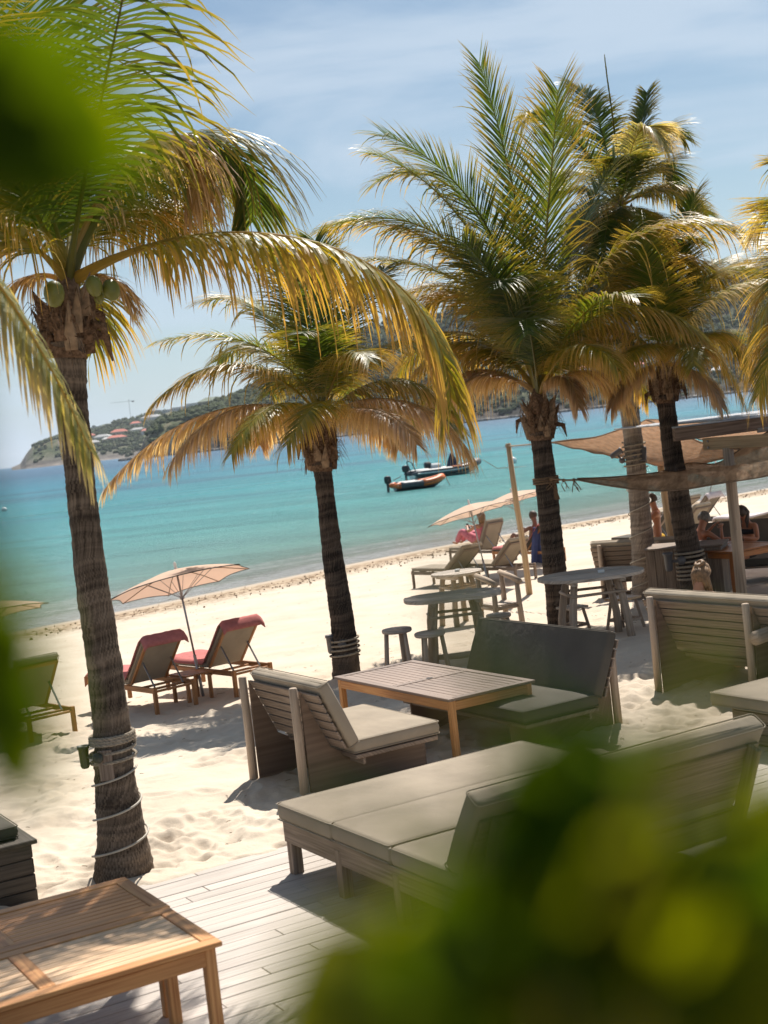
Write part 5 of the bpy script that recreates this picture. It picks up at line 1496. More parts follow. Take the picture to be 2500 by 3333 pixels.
# --- palm left of centre
palm('P2', [(748, 1458, 64), (745, 1400, 56), (738, 1330, 52), (726, 1250, 48), (716, 1180, 44), (708, 1110, 41), (701, 1050, 38), (697, 1020, 40), (694, 1000, 48)], (693, 900), None, [
    ('g', [(640, 760), (520, 700), (355, 735)], [-.2, -.5, -.7], dict(n=85)),
    ('y', [(620, 790), (470, 730), (335, 870)], [-.5, -.9, -1.1], dict(droop=.8)),
    ('b', [(600, 850), (400, 850), (235, 1045)], [-.3, -.6, -.8], dict(droop=1.5, lm=.62, n=130)),
    ('b', [(620, 870), (480, 830), (370, 1000)], [-.8, -1.3, -1.7], dict(droop=1.5, lm=.6, n=120)),
    ('y', [(640, 850), (560, 850), (500, 980)], [-1.2, -1.8, -2.2], dict(droop=1.2, lm=.5)),
    ('g', [(650, 730), (560, 620), (450, 650)], [.3, .5, .8]),
    ('g', [(680, 740), (640, 600), (575, 540)], [.4, .7, .9]),
    ('d', [(690, 740), (700, 600), (680, 520)], [.2, .2, .1]),
    ('d', [(720, 740), (770, 630), (830, 580)], [.4, .8, 1.2]),
    ('g', [(740, 780), (840, 700), (930, 760)], [.6, 1.0, 1.4]),
    ('y', [(760, 830), (880, 760), (985, 900)], [-.2, -.3, -.4], dict(droop=1.1)),
    ('b', [(760, 850), (900, 820), (1010, 975)], [-.5, -.8, -1.0], dict(droop=1.6, lm=.7, n=130)),
    ('b', [(750, 880), (840, 850), (900, 960)], [-1.0, -1.5, -1.8], dict(droop=1.4, lm=.55)),
    ('y', [(710, 870), (700, 820), (620, 960)], [-1.4, -2.2, -2.6], dict(droop=1.1, lm=.6)),
    ('d', [(660, 760), (560, 700), (470, 780)], [.8, 1.2, 1.7], dict(droop=.8)),
    ('y', [(720, 800), (760, 720), (800, 780)], [-.9, -1.6, -2.0], dict(lm=.6)),
    ('d', [(700, 780), (690, 700), (650, 720)], [-.7, -1.3, -1.9]),
    ('b', [(650, 900), (560, 880), (560, 960)], [.4, .9, 1.2], dict(droop=1.5, lm=.5)),
    ('b', [(760, 900), (830, 890), (860, 970)], [.5, 1.0, 1.4], dict(droop=1.5, lm=.5)),
], 'slim dark palm left of centre, lamp and rope low on its trunk', mat='trunk_dark', lm=.62, seed=5, fill=3, fr=.8, bootsc=.76, frad=.024)
# --- middle palm
palm('P3', [(1212, 1352, 60), (1205, 1290, 53), (1196, 1210, 50), (1187, 1120, 48), (1178, 1030, 46), (1170, 960, 44), (1167, 935, 50)], (1163, 845), None, [
    ('d', [(1120, 620), (1060, 380), (830, 290)], [-.3, -.7, -.9], dict(lm=.95, n=130, droop=.35)),
    ('d', [(1150, 600), (1120, 400), (1035, 135)], [.3, .5, .5], dict(lm=.75, n=110, droop=.2, fwd=(50, 66))),
    ('g', [(1165, 620), (1190, 400), (1205, 195)], [-.2, -.3, -.2], dict(lm=.95, n=125, droop=.3, fwd=(35, 62))),
    ('g', [(1110, 630), (950, 390), (695, 495)], [-.4, -.9, -1.1], dict(lm=.95, n=120)), ('y', [(1110, 640), (960, 460), (730, 480)], [.1, .1, .1], dict(lm=.9, droop=.7)),
    ('g', [(1110, 560), (1000, 300), (815, 390)], [.2, .4, .5], dict(lm=.85, n=110)),
    ('y', [(1110, 700), (1020, 560), (870, 640)], [.4, .9, 1.2], dict(lm=.8, droop=.7)),
    ('y', [(1230, 600), (1390, 400), (1628, 510)], [-.4, -.7, -.8], dict(lm=1.0, n=130, droop=.75)), ('y', [(1240, 660), (1400, 470), (1560, 600)], [.3, .5, .6], dict(lm=.9, n=120, droop=.9)),
    ('y', [(1230, 640), (1470, 570), (1592, 835)], [-.7, -1.1, -1.3], dict(lm=.9, n=130, droop=1.4)),
    ('y', [(1090, 720), (960, 720), (905, 905)], [.6, 1.2, 1.6], dict(lm=.7, droop=1.25)),
    ('b', [(1080, 790), (1000, 790), (930, 900)], [.2, .2, .3], dict(lm=.6, droop=1.6)),
    ('d', [(1180, 620), (1260, 480), (1330, 330)], [.3, .6, .8], dict(lm=.85, n=100)),
    ('d', [(1200, 650), (1300, 540), (1400, 560)], [.8, 1.3, 1.8], dict(lm=.8)),
    ('g', [(1220, 700), (1290, 620), (1370, 640)], [-1.0, -1.6, -2.1], dict(lm=.75)),
    ('y', [(1200, 760), (1260, 700), (1330, 790)], [-1.2, -1.9, -2.3], dict(lm=.65, droop=1.1)),
    ('d', [(1120, 720), (1060, 640), (960, 640)], [.7, 1.2, 1.6], dict(lm=.8)),
    ('y', [(1220, 740), (1330, 720), (1400, 860)], [.4, .8, 1.1], dict(lm=.65, droop=1.4)),
    ('b', [(1190, 800), (1240, 790), (1250, 880)], [-.5, -.7, -.8], dict(lm=.45, droop=1.8)),
    ('d', [(1150, 660), (1110, 560), (1080, 620)], [-1.0, -1.6, -2.2], dict(lm=.8, droop=.6)),
    ('y', [(1080, 740), (960, 630), (850, 820)], [.8, 1.4, 1.8], dict(lm=.9, droop=1.2)), ('b', [(1080, 790), (980, 750), (895, 930)], [.4, .7, .9], dict(lm=.8, droop=1.7)),
    ('y', [(1100, 660), (980, 570), (895, 690)], [.6, 1.0, 1.3], dict(lm=.9, droop=.8)), ('g', [(1100, 600), (980, 380), (800, 330)], [.0, .1, .2], dict(lm=.85)), ('g', [(1120, 680), (1000, 560), (790, 560)], [.2, .3, .3], dict(lm=.8)),
    ('g', [(1250, 640), (1380, 480), (1520, 520)], [.2, .3, .4], dict(lm=.8)),
    ('y', [(1110, 760), (1010, 680), (900, 800)], [.5, .8, 1.0], dict(lm=.75, droop=1.2)), ('d', [(1130, 700), (1080, 600), (1000, 520)], [-.9, -1.4, -1.8], dict(lm=.8)),
    ('d', [(1150, 720), (1130, 640), (1140, 720)], [-1.3, -2.0, -2.6], dict(lm=.75)), ('b', [(1230, 790), (1300, 770), (1360, 880)], [.1, .2, .3], dict(lm=.6, droop=1.7)),
], 'middle palm with the widest green crown, rope tied round its dark trunk', mat='trunk_dark', lm=.8, seed=7, fill=1, bootsc=.78, fr=1.15, frad=.034)
# --- tall pale palm, crown above the middle one
palm('P4', [(1396, 1290, 66), (1394, 1250, 58), (1389, 1180, 50), (1383, 1110, 45), (1377, 1040, 43), (1370, 970, 42), (1362, 900, 40), (1352, 800, 38), (1343, 700, 36), (1337, 600, 34), (1335, 520, 36)], (1338, 440), None, [
    ('d', [(1340, 330), (1318, 230), (1306, 120)], [0, 0, 0], dict(lm=.05, droop=0, fwd=(75, 80))),
    ('d', [(1310, 330), (1290, 190), (1235, 185)], [.2, .5, .7], dict(lm=.6)),
    ('d', [(1290, 360), (1180, 180), (1128, 270)], [-.3, -.5, -.7], dict(lm=.6)),
    ('d', [(1360, 350), (1390, 260), (1397, 200)], [.1, .2, .3], dict(lm=.5)),
    ('w', [(1360, 320), (1380, 210), (1440, 320)], [-.5, -.9, -1.1], dict(lm=.6, droop=1.0)),
    ('d', [(1380, 380), (1440, 300), (1460, 400)], [.3, .7, .9], dict(lm=.6)),
    ('g', [(1390, 420), (1450, 370), (1500, 440)], [-.3, -.5, -.6], dict(lm=.6)),
    ('d', [(1300, 400), (1230, 330), (1200, 400)], [.5, .9, 1.3], dict(lm=.6)),
    ('y', [(1300, 440), (1250, 420), (1250, 520)], [-.5, -.8, -1], dict(lm=.55)),
    ('d', [(1350, 400), (1370, 340), (1340, 340)], [-.9, -1.4, -1.8], dict(lm=.6)),
    ('g', [(1390, 460), (1450, 470), (1480, 570)], [.2, .3, .4], dict(lm=.6)),
    ('g', [(1300, 480), (1260, 500), (1280, 600)], [.3, .5, .4], dict(lm=.6)),
    ('w', [(1370, 420), (1420, 300), (1420, 300)], [.9, 1.4, 1.6], dict(lm=.6)),
    ('g', [(1290, 450), (1225, 480), (1215, 620)], [-.2, -.4, -.5], dict(lm=.6)), ('y', [(1400, 450), (1475, 460), (1510, 620)], [-.1, -.2, -.3], dict(lm=.6, droop=1.0)),
    ('d', [(1330, 440), (1290, 480), (1310, 640)], [-.8, -1.2, -1.4], dict(lm=.6)), ('g', [(1370, 440), (1410, 480), (1415, 640)], [-.9, -1.3, -1.5], dict(lm=.6)),
    ('d', [(1300, 420), (1240, 380), (1180, 440)], [.2, .3, .4], dict(lm=.6)), ('d', [(1360, 360), (1430, 230), (1480, 300)], [.2, .3, .4], dict(lm=.6)),
], 'tallest palm with pale trunk spiralled with cable, twin lamps halfway up', mat='trunk_pale', lm=.6, seed=9, fill=2, fr=.75, frad=.022, bootsc=.8)
# --- dark palm right
palm('P5', [(1506, 1305, 72), (1500, 1260, 60), (1490, 1200, 52), (1474, 1120, 48), (1462, 1040, 46), (1450, 960, 42), (1441, 890, 38), (1437, 855, 40)], (1434, 775), None, [
    ('g', [(1460, 640), (1540, 540), (1650, 600)], [.2, .4, .5], dict(lm=.7)),
    ('w', [(1480, 680), (1600, 560), (1690, 640)], [-.3, -.5, -.5], dict(lm=.7)),
    ('d', [(1440, 640), (1470, 520), (1500, 420)], [.3, .5, .6], dict(lm=.65)),
    ('d', [(1400, 650), (1340, 560), (1270, 560)], [.4, .7, .9], dict(lm=.65)),
    ('y', [(1380, 720), (1300, 650), (1240, 780)], [.1, .2, .2], dict(lm=.65, droop=1.2)),
    ('y', [(1490, 740), (1560, 660), (1620, 800)], [.1, .1, .1], dict(lm=.6, droop=1.2)),
    ('b', [(1480, 800), (1530, 790), (1560, 880)], [-.3, -.5, -.6], dict(lm=.5, droop=1.5)),
    ('b', [(1390, 800), (1350, 790), (1320, 880)], [-.2, -.3, -.4], dict(lm=.5, droop=1.5)),
    ('g', [(1430, 700), (1400, 600), (1390, 520)], [-.4, -.7, -.9], dict(lm=.65)),
    ('d', [(1470, 720), (1540, 700), (1590, 740)], [.8, 1.3, 1.8], dict(lm=.65)),
    ('y', [(1420, 760), (1400, 700), (1340, 800)], [-1.0, -1.6, -2.0], dict(lm=.6, droop=1.1)),
    ('y', [(1460, 760), (1500, 700), (1500, 790)], [-1.0, -1.7, -2.2], dict(lm=.6, droop=1.1)),
    ('d', [(1450, 700), (1500, 580), (1560, 560)], [.7, 1.2, 1.6], dict(lm=.65)),
], 'dark trunked palm at right, thick rope and a lamp near its foot', mat='trunk_dark', lm=.65, seed=13, fill=3, fr=.85, frad=.024, bootsc=.8)
# --- palm beyond the right edge
palm('P6', [(1840, 1560, 70), (1870, 1300, 56), (1860, 1000, 50), (1905, 820, 50)], (1900, 720), 17.5, [
    ('y', [(1780, 560), (1690, 480), (1610, 800)], [-.2, -.3, -.3], dict(droop=1.2, lm=.75)),
    ('y', [(1770, 640), (1690, 620), (1640, 850)], [-.6, -1.0, -1.1], dict(droop=1.3, lm=.7)),
    ('w', [(1780, 520), (1730, 400), (1650, 480)], [.3, .5, .5], dict(lm=.75)),
    ('g', [(1800, 480), (1790, 370), (1700, 350)], [.2, .3, .3], dict(lm=.8)),
    ('b', [(1740, 700), (1680, 690), (1640, 830)], [.2, .3, .3], dict(droop=1.6, lm=.6)),
    ('g', [(1840, 540), (1900, 480), (2000, 560)], [0, 0, 0]), ('g', [(1800, 480), (1820, 360), (1860, 300)], [.5, .9, 1.1]),
    ('y', [(1830, 640), (1900, 620), (1960, 780)], [-.5, -.8, -1.2]), ('g', [(1780, 560), (1740, 500), (1700, 600)], [-1.0, -1.8, -2.4]),
    ('y', [(1800, 600), (1820, 540), (1800, 640)], [-1.2, -2.0, -2.7]), ('d', [(1770, 560), (1720, 480), (1690, 520)], [1.2, 2.0, 2.6]),
    ('d', [(1820, 560), (1860, 500), (1900, 560)], [1.2, 2.0, 2.6]), ('g', [(1800, 520), (1750, 430), (1700, 430)], [-.8, -1.4, -1.9], dict(lm=.75))],
    'palm standing beyond the right edge, only its golden fronds reaching in', lm=.75, seed=15, fill=0)

# ------------------------------------------------------------------ ropes, cables and lamps on the trunks
def coil(key, s0, s1, turns, th, mat, label, name='rope_coil', cat='rope', k=1.08, ph=0.0, extra=(), seg=7, twist=True):
    foot, at, L = TR[key]; pts = []; n = int(turns * 26)
    for i in range(n + 1):
        t = i / n; s = s0 + (s1 - s0) * t; q, rr = at(s); a = ph + t * turns * 2 * math.pi
        pts.append(q + Vector((math.cos(a), math.sin(a), 0)) * (rr * k + th * .8))
    mb = MB()
    if twist and th > .012:     # laid rope: three strands twisting round the path
        for st in range(3):
            pp = []
            dense = []
            for i in range(len(pts) - 1):
                for j in range(4): dense.append(pts[i].lerp(pts[i + 1], j / 4))
            for i, q in enumerate(dense):
                tt = (dense[min(i + 1, len(dense) - 1)] - dense[max(0, i - 1)]).normalized(); x = tt.cross(Vector((0, 0, 1))).normalized(); y = tt.cross(x)
                a = i * .62 + st * 2.094; pp.append(q + (x * math.cos(a) + y * math.sin(a)) * th * .48)
            mb.tube(pp, th * .55, 5)
    else: mb.tube(pts, th, seg)
    for e in extra: mb.tube(e, th, seg)
    return tag(mb.build(name, mat, None, True), label, cat)
def s_at(key, py):      # arc length where the trunk crosses picture height py (1659 scale)
    foot, at, L = TR[key]; best = None
    tgt = py * D
    for i in range(200):
        s = L * i / 199; q, _ = at(s); v = q - CP; f = v.dot(FWD); y = 1666.5 - v.dot(UPV) / f * F
        if best is None or abs(y - tgt) < best[0]: best = (abs(y - tgt), s)
    return best[1]
coil('P1', s_at('P1', 1608), s_at('P1', 1585), 3.2, .017, 'rope', 'thick twisted rope wound round the big left trunk above its lamp', k=1.07)
coil('P1', s_at('P1', 1650), s_at('P1', 1606), 2.2, .015, 'rope', 'slanting turns of rope that hold the lamp on the big left trunk', k=1.07, ph=1.2)
coil('P1', s_at('P1', 1850), s_at('P1', 1660), 2.6, .009, 'cable', 'pale cable winding up the lower part of the big left trunk', 'power_cable', 'cable', twist=False, ph=2.6)
coil('P2', s_at('P2', 1420), s_at('P2', 1372), 4.5, .016, 'rope', 'rope coil low on the slim palm left of centre', ph=.4)
coil('P4', s_at('P4', 1012), s_at('P4', 952), 5.5, .017, 'rope', 'rope wound round the tall pale palm at its twin lamps')
coil('P4', s_at('P4', 1285), s_at('P4', 1040), 4.6, .010, 'cable', 'pale cable spiralling up the tall pale palm', 'power_cable', 'cable', twist=False, ph=1.0)
coil('P4', s_at('P4', 884), s_at('P4', 880), 1.4, .010, 'lamp_plastic', 'thin black band round the tall pale palm above the sail', 'trunk_band', 'band', twist=False)
coil('P5', s_at('P5', 1252), s_at('P5', 1186), 7.5, .020, 'rope', 'thick rope coil round the dark right palm behind the bench')
coil('P5', s_at('P5', 1300), s_at('P5', 1270), 1.2, .010, 'cable', 'pale cable round the foot of the dark right palm', 'power_cable', 'cable', twist=False)
coil('P3', s_at('P3', 1045), s_at('P3', 1030), 3.2, .018, 'rope_brown', 'brown rope tied round the middle palm, holding the front net sail')
foot3, at3, L3 = TR['P3']; q3, r3 = at3(s_at('P3', 1036))
rs = [q3 + Vector((r3 * 1.1, -.05, 0)), U(1850, 1560, 22.2), K1]
tag(MB().tube([rs[0], U(1790, 1557, 22.6), U(1835, 1563, 22.3), K1], .014, 6).build('sail_rope', 'rope_brown', None, True), 'taut rope running from the middle palm to the front net sail', 'rope')
mb = MB()
for (px, py, d_, n_) in ((1835, 1563, 22.3, 3), (1868, 1562, 21.7, 6), (1795, 1560, 22.6, 4)):
    c = U(px, py, d_); mb.lathe([(0, -.03), (.03, -.015), (.03, .015), (0, .03)], c, 8); r = random.Random(px)
    for k in range(n_): mb.tube([c, c + Vector((r.uniform(-.05, .05), 0, -.07)), c + Vector((r.uniform(-.1, .1), 0, r.uniform(-.2, -.12)))], .006, 4)
tag(mb.build('rope_knots', 'rope_brown', None, True), 'frayed knots on the taut rope beside the middle palm', 'rope knot')
c = U(1808, 1600, 22.7); mb = MB()
for k in range(9): mb.tube([c + Vector((0, 0, .16)), c + Vector(((k - 4) * .006, 0, 0)), c + Vector(((k - 4) * .014, 0, -.13))], .009, 4)
tag(mb.build('rope_tassel', 'rope_brown', None, True), 'hanging frayed rope end on the right side of the middle trunk', 'rope tassel')
def spot(px, py, dist, sc, label, mat='lamp_plastic', ang=0.0, arm=(.16, -.05, -.02), key=None):
    c = U(px, py, dist); o = empty('spot_lamp', c, 0, label, 'lamp', 'spot lamps on the palm trunks', tilt=(0, ang, 0))
    part(MB().lathe([(.045, -.15), (.062, -.12), (.070, .10), (.080, .105), (.080, .135), (.068, .135), (.062, .09), (0, .08)], seg=18, sx=sc, sy=sc).build, 'x', mat, o) if False else None
    mb = MB().lathe([(.040 * sc, -.15 * sc), (.058 * sc, -.12 * sc), (.066 * sc, .10 * sc), (.078 * sc, .105 * sc), (.078 * sc, .14 * sc), (.066 * sc, .14 * sc), (.058 * sc, .09 * sc), (0, .08 * sc)], seg=18)
    part(mb, 'housing', mat, o, True)
    a = Vector(arm); part(MB().tube([(.03 * sc, 0, 0), a * .5, a], .022 * sc, 8), 'arm', mat, o, True)
    part(MB().lathe([(.06 * sc, -.03), (.07 * sc, 0), (.05 * sc, .03)], a, 14, rot=Matrix.Rotation(math.pi / 2, 3, 'X')), 'junction_box', mat, o, True)
    return o
f1_, a1_, _ = TR['P1']
spot(274, 2463, f1_.y - .10, .62, 'dark bucket shaped lamp strapped to the big left trunk', arm=(.13, -.12, -.0))
q, rr = a1_(s_at('P1', 1640)); tag(MB().box(q + Vector((-.03, -rr - .015, 0)), (.11, .02, .24)).build('wooden_plate', 'grey_wood'), 'small board under the rope beside the lamp of the big left trunk', 'board')
spot(1077, 2096, TR['P2'][0].y - .05, .95, 'grey lamp on the left side of the slim palm left of centre', 'lamp_grey', arm=(.17, -.12, .0))
spot(2006, 1476, TR['P4'][0].y - .1, .8, 'left lamp of the two on the tall pale palm, turned away', 'lamp_grey', ang=1.1, arm=(.16, 0, .02))
spot(2094, 1478, TR['P4'][0].y - .15, .9, 'right lamp of the two on the tall pale palm, pointing down', 'lamp_grey', ang=math.pi + .15, arm=(.15, 0, .02))
spot(2176, 1828, TR['P5'][0].y - .15, 1.05, 'grey lamp in front of the rope coil on the dark right palm', 'lamp_grey', arm=(.2, -.05, 0.0))

# ------------------------------------------------------------------ boats and buoys
def rib(loc, heading, L, W, tr_, tube_mat, label, big):
    o = empty('inflatable_boat', loc, heading, label, 'boat', 'inflatable boats moored in the bay')
    for sd in (-1, 1):
        n = 14; pts = []; 
        for i in range(n + 1):
            t = i / n; x = -L / 2 + L * .93 * t; y = sd * (W / 2) * (1 if t < .6 else math.cos((t - .6) / .4 * math.pi / 2) ** .7); z = .42 * tr_ / .25 + max(0, t - .55) ** 2 * 2.0 * (L / 6.4)
            pts.append(Vector((x, y, z)))
        rads = [tr_ * (.25 if i == 0 else .85 if i == 1 else 1) for i in range(n + 1)]
        k = 0
        if big: part(MB().tube(pts, rads, 14), 'tube', tube_mat, o, True)
        else:
            part(MB().tube(pts[:3], rads[:3], 14), 'tube', 'orange_rubber', o, True); part(MB().tube(pts[2:9], rads[2:9], 14), 'tube', 'grey_rubber', o, True); part(MB().tube(pts[8:], rads[8:], 14), 'tube', 'orange_rubber', o, True)
        st = [p + Vector((0, sd * tr_ * .98, 0)) for p in pts[1:-2]]
        part(MB().tube(st, .035 * L / 6, 6, squash=1), 'rub_strake', 'black_rubber' if not big else 'white_paint', o)
    hull = MB(); n = 10; rows = []
    for i in range(n + 1):
        t = i / n; x = -L / 2 + .3 + (L * .92 - .3) * t; yw = W / 2 * (1 if t < .6 else math.cos((t - .6) / .4 * math.pi / 2) ** .8); zk = -.15 + max(0, t - .6) ** 2 * 3.0; zt = .30 + max(0, t - .55) ** 2 * 2.0 * (L / 6.4)
        rows.append([(x, -yw, zt), (x, 0, min(zk, zt)), (x, yw, zt)])
    for a, b in zip(rows[:-1], rows[1:]):
        for k in range(2): hull.quad([a[k], a[k + 1], b[k + 1], b[k]])
    hull.quad([rows[0][0], rows[0][1], rows[0][2]]); part(hull, 'hull', 'white_paint' if big else 'grey_rubber', o)
    fl = MB()
    for a, b in zip(rows[:-1], rows[1:]): fl.quad([(a[0][0], a[0][1], a[0][2] - .02), (b[0][0], b[0][1], b[0][2] - .02), (b[0][0], b[2][1], b[2][2] - .02), (a[0][0], a[2][1], a[2][2] - .02)])
    part(fl, 'floor', 'grey_rubber', o)
    # outboard motor
    s = L / 6.4 if big else .8
    part(MB().lathe([(.12, 0), (.22, .08), (.24, .35), (.2, .5), (.0, .56)], (-L / 2 - .15, 0, .55 * s + .1), 14, sx=1.3 * s, sy=.9 * s), 'motor_cowl', 'black_rubber', o, True)
    part(MB().box((-L / 2 - .18, 0, .25), (.16, .12, .9)), 'motor_leg', 'black_rubber', o)
    if big:
        for sd in (-1, 1):
            part(MB().tube([(-L / 2 + .5, sd * .75, .5), (-L / 2 + .2, sd * .7, 1.35), (-L / 2 + .1, 0, 1.5)], .04, 8), 'arch', 'black_rubber', o, True)
        part(MB().box((-.9, 0, .72), (.9, .7, .7), ch=.12), 'seat', 'white_paint', o)
        part(MB().box((-1.5, 0, 1.0), (.5, .6, .5), ch=.1), 'seat_back', 'black_rubber', o)
        part(MB().lathe([(.62, 0), (.55, .5), (.35, 1.0), (.12, 1.35), (0, 1.42)], (.55, 0, .35), 14, sx=.85, sy=.7), 'console_cover', 'navy_cover', o, True)
        part(MB().box((.5, -W / 2 - .01, .62), (.8, .3, .28), ch=.08), 'orange_bag', 'orange_rubber', o)
        part(MB().box((1.4, 0, .55), (1.1, .9, .3), ch=.1), 'bow_cushion', 'white_paint', o)
    else:
        part(MB().tube([(-L / 2 + .25, 0, .75), (-L / 2 + .8, .1, .95)], .025, 6), 'tiller', 'black_rubber', o)
        part(MB().box((0, 0, .45), (.3, W * .85, .05)), 'thwart', 'white_paint', o)
    return o
pb = G(1455, 1548, SEA_Z); rib(pb, math.atan2(.25, .97), 6.3, 2.3, .27, 'grey_rubber', 'larger grey inflatable boat with dark blue covered console', True)
ps = G(1365, 1590, SEA_Z); rib(ps, math.atan2(.22, .97), 3.9, 1.5, .22, 'orange_rubber', 'smaller orange and grey inflatable boat, nearer the beach', False)
def buoy(px, py, r_, label):
    p = G(px, py, SEA_Z); tag(MB().lathe([(0, -r_ * .3), (r_ * .8, -r_ * .1), (r_, r_ * .4), (r_ * .85, r_ * .95), (r_ * .4, r_ * 1.3), (0, r_ * 1.35)], p, 16).build('mooring_buoy', 'white_paint', None, True), label, 'buoy', 'mooring buoys')
buoy(1668, 1508, .42, 'white mooring buoy right of the larger boat, beside the bare pole')
buoy(14, 1664, .30, 'small white buoy far out at the left edge')
for k, (b0, L_) in enumerate(((pb + Vector((3.0, .8, .9)), 3.5), (ps + Vector((1.85, .45, .6)), 1.0))):
    tag(MB().tube([b0, b0 + Vector((L_ * .3, .1, -.8)), b0 + Vector((L_, .3, -.93))], .03, 5).build('mooring_line', 'rope', None, True), ('mooring line at the bow of the larger grey boat', 'mooring line at the bow of the smaller orange boat')[k], 'rope')
# ------------------------------------------------------------------ people
def skin_obj(name, verts, edges, radii, mat, parent, root=0, sub=2):
    bm = bmesh.new(); sk = bm.verts.layers.skin.verify()
    vs = []
    for i, (p, r) in enumerate(zip(verts, radii)):
        v = bm.verts.new(p); v[sk].radius = (r, r) if not hasattr(r, '__len__') else r
        v[sk].use_root = (i == root); vs.append(v)
    for a, b in edges: bm.edges.new((vs[a], vs[b]))
    me = bpy.data.meshes.new(name); bm.to_mesh(me); bm.free()
    o = bpy.data.objects.new(name, me); COL.objects.link(o)
    m1 = o.modifiers.new('skin', 'SKIN'); m1.branch_smoothing = .5; m1.use_smooth_shade = True
    m2 = o.modifiers.new('sub', 'SUBSURF'); m2.levels = sub; m2.render_levels = sub
    me.materials.append(MATS[mat]); 
    if parent is not None: o.parent = parent
    return o
def person(loc, rz, J, label, skin, hair, cloth, long_hair=False, scale=1.0, bun=False, cloth_mat='cloth_black', face=True, top_mat=None):
    o = empty('person', loc, rz, label, 'person'); o.scale = (scale,) * 3
    V = {k: Vector(v) for k, v in J.items()}
    names = ['pelvis', 'waist', 'chest', 'neck', 'head', 'shL', 'elL', 'wrL', 'shR', 'elR', 'wrR', 'hiL', 'knL', 'anL', 'toL', 'hiR', 'knR', 'anR', 'toR']
    R = dict(pelvis=(.145, .11), waist=(.125, .095), chest=(.145, .105), neck=.052, head=.07, shL=.058, elL=.040, wrL=.027, shR=.058, elR=.040, wrR=.027, hiL=.085, knL=.058, anL=.038, toL=.03, hiR=.085, knR=.058, anR=.038, toR=.03)
    hd = (V['head'] - V['neck']).normalized()
    verts = [V[n] for n in names]; rad = [R[n] for n in names]; ix = {n: i for i, n in enumerate(names)}
    E_ = [('pelvis', 'waist'), ('waist', 'chest'), ('chest', 'neck'), ('neck', 'head'), ('chest', 'shL'), ('shL', 'elL'), ('elL', 'wrL'), ('chest', 'shR'), ('shR', 'elR'), ('elR', 'wrR'),
          ('pelvis', 'hiL'), ('hiL', 'knL'), ('knL', 'anL'), ('anL', 'toL'), ('pelvis', 'hiR'), ('hiR', 'knR'), ('knR', 'anR'), ('anR', 'toR')]
    ed = [(ix[a], ix[b]) for a, b in E_]
    cr = V['head'] + hd * .10; verts.append(cr); rad.append(.088); ed.append((ix['head'], len(verts) - 1)); verts.append(cr + hd * .07); rad.append(.05); ed.append((len(verts) - 2, len(verts) - 1))
    for s in 'LR':      # palm and five fingers
        w = V['wr' + s]; d = (w - V['el' + s]).normalized(); side = d.cross(Vector((0, 0, 1)))
        if side.length < .2: side = d.cross(Vector((1, 0, 0)))
        side.normalize(); dn = side.cross(d).normalized()
        pi = len(verts); verts.append(w + d * .06); rad.append((.034, .018)); ed.append((ix['wr' + s], pi))
        for k, (off, ln) in enumerate(((-.032, .062), (-.011, .075), (.011, .070), (.031, .055))):
            a = len(verts); verts.append(w + d * .105 + side * off); rad.append(.0095); verts.append(w + d * (.105 + ln) + side * off * 1.15 - dn * .025); rad.append(.0075)
            ed += [(pi, a), (a, a + 1)]
        a = len(verts); verts.append(w + d * .05 + side * (-.048)); rad.append(.012); verts.append(w + d * .09 + side * (-.062) - dn * .02); rad.append(.009); ed += [(pi, a), (a, a + 1)]
    skin_obj('body', verts, ed, rad, skin, o)
    # head details: local frame of the head
    fw = Vector(J.get('look', (0, 1, 0))).normalized(); hc = V['head'] + hd * .085
    rt = fw.cross(hd).normalized(); fwd_ = hd.cross(rt).normalized()
    Mh = Matrix((rt, fwd_, hd)).transposed()
    def H(x, y, z): return hc + Mh @ Vector((x, y, z))
    part(MB().lathe([(0, -.012), (.010, -.010), (.013, 0), (.008, .02), (0, .045)], H(0, .088, -.005), 8, rot=Mh), 'nose', skin, o, True)
    for s in (-1, 1):
        part(MB().lathe([(0, -.03), (.012, -.02), (.017, .008), (.009, .03), (0, .032)], H(s * .083, 0, 0), 8, rot=Mh), 'ear', skin, o, True)
        part(MB().lathe([(0, -.007), (.010, 0), (0, .007)], H(s * .032, .080, .028), 8, rot=Mh), 'eye', 'cloth_black', o, True)
    part(MB().lathe([(0, -.005), (.022, 0), (0, .005)], H(0, .080, -.042), 8, sy=.5, rot=Mh), 'mouth', 'cloth_pink', o, True)
    # hair: cap set back over the skull, uneven
    hm = MB(); r = random.Random(len(label)); prof = []
    for i in range(9):
        a = math.radians(-35 + 125 * i / 8); prof.append((.103 * math.cos(a), .115 * math.sin(a)))
    prof[-1] = (0, .118); hm.lathe(prof, H(0, -.018, .018), 16, sx=1, sy=1.08, rot=Mh)
    hm.v = [tuple(Vector(v) + Vector((r.uniform(-.006, .006), r.uniform(-.006, .006), r.uniform(-.006, .006)))) for v in hm.v]
    if long_hair:
        for k in range(15):
            a = math.pi + (k - 7) * .24; p0 = H(.085 * math.sin(a) * -1, .085 * math.cos(a) - .01, .05)
            hm.tube([p0, p0 + Mh @ Vector((0, -.02, -.10)), p0 + Vector((0, 0, -.22)) + Mh @ Vector((r.uniform(-.02, .02), -.04, 0)), p0 + Vector((0, 0, -.34)) + Mh @ Vector((r.uniform(-.03, .03), -.02, 0))], [.026, .03, .024, .006], 6)
    if bun:
        for k in range(12):
            a = k * .9; hm.tube([H(.05 * math.cos(a + t), -.085 + .03 * math.sin(k), .085 + .035 * math.sin(a + t)) for t in np.linspace(0, 2.6, 6)], [.012, .02, .022, .022, .018, .008], 6)
    part(hm, 'hair', hair, o, True)
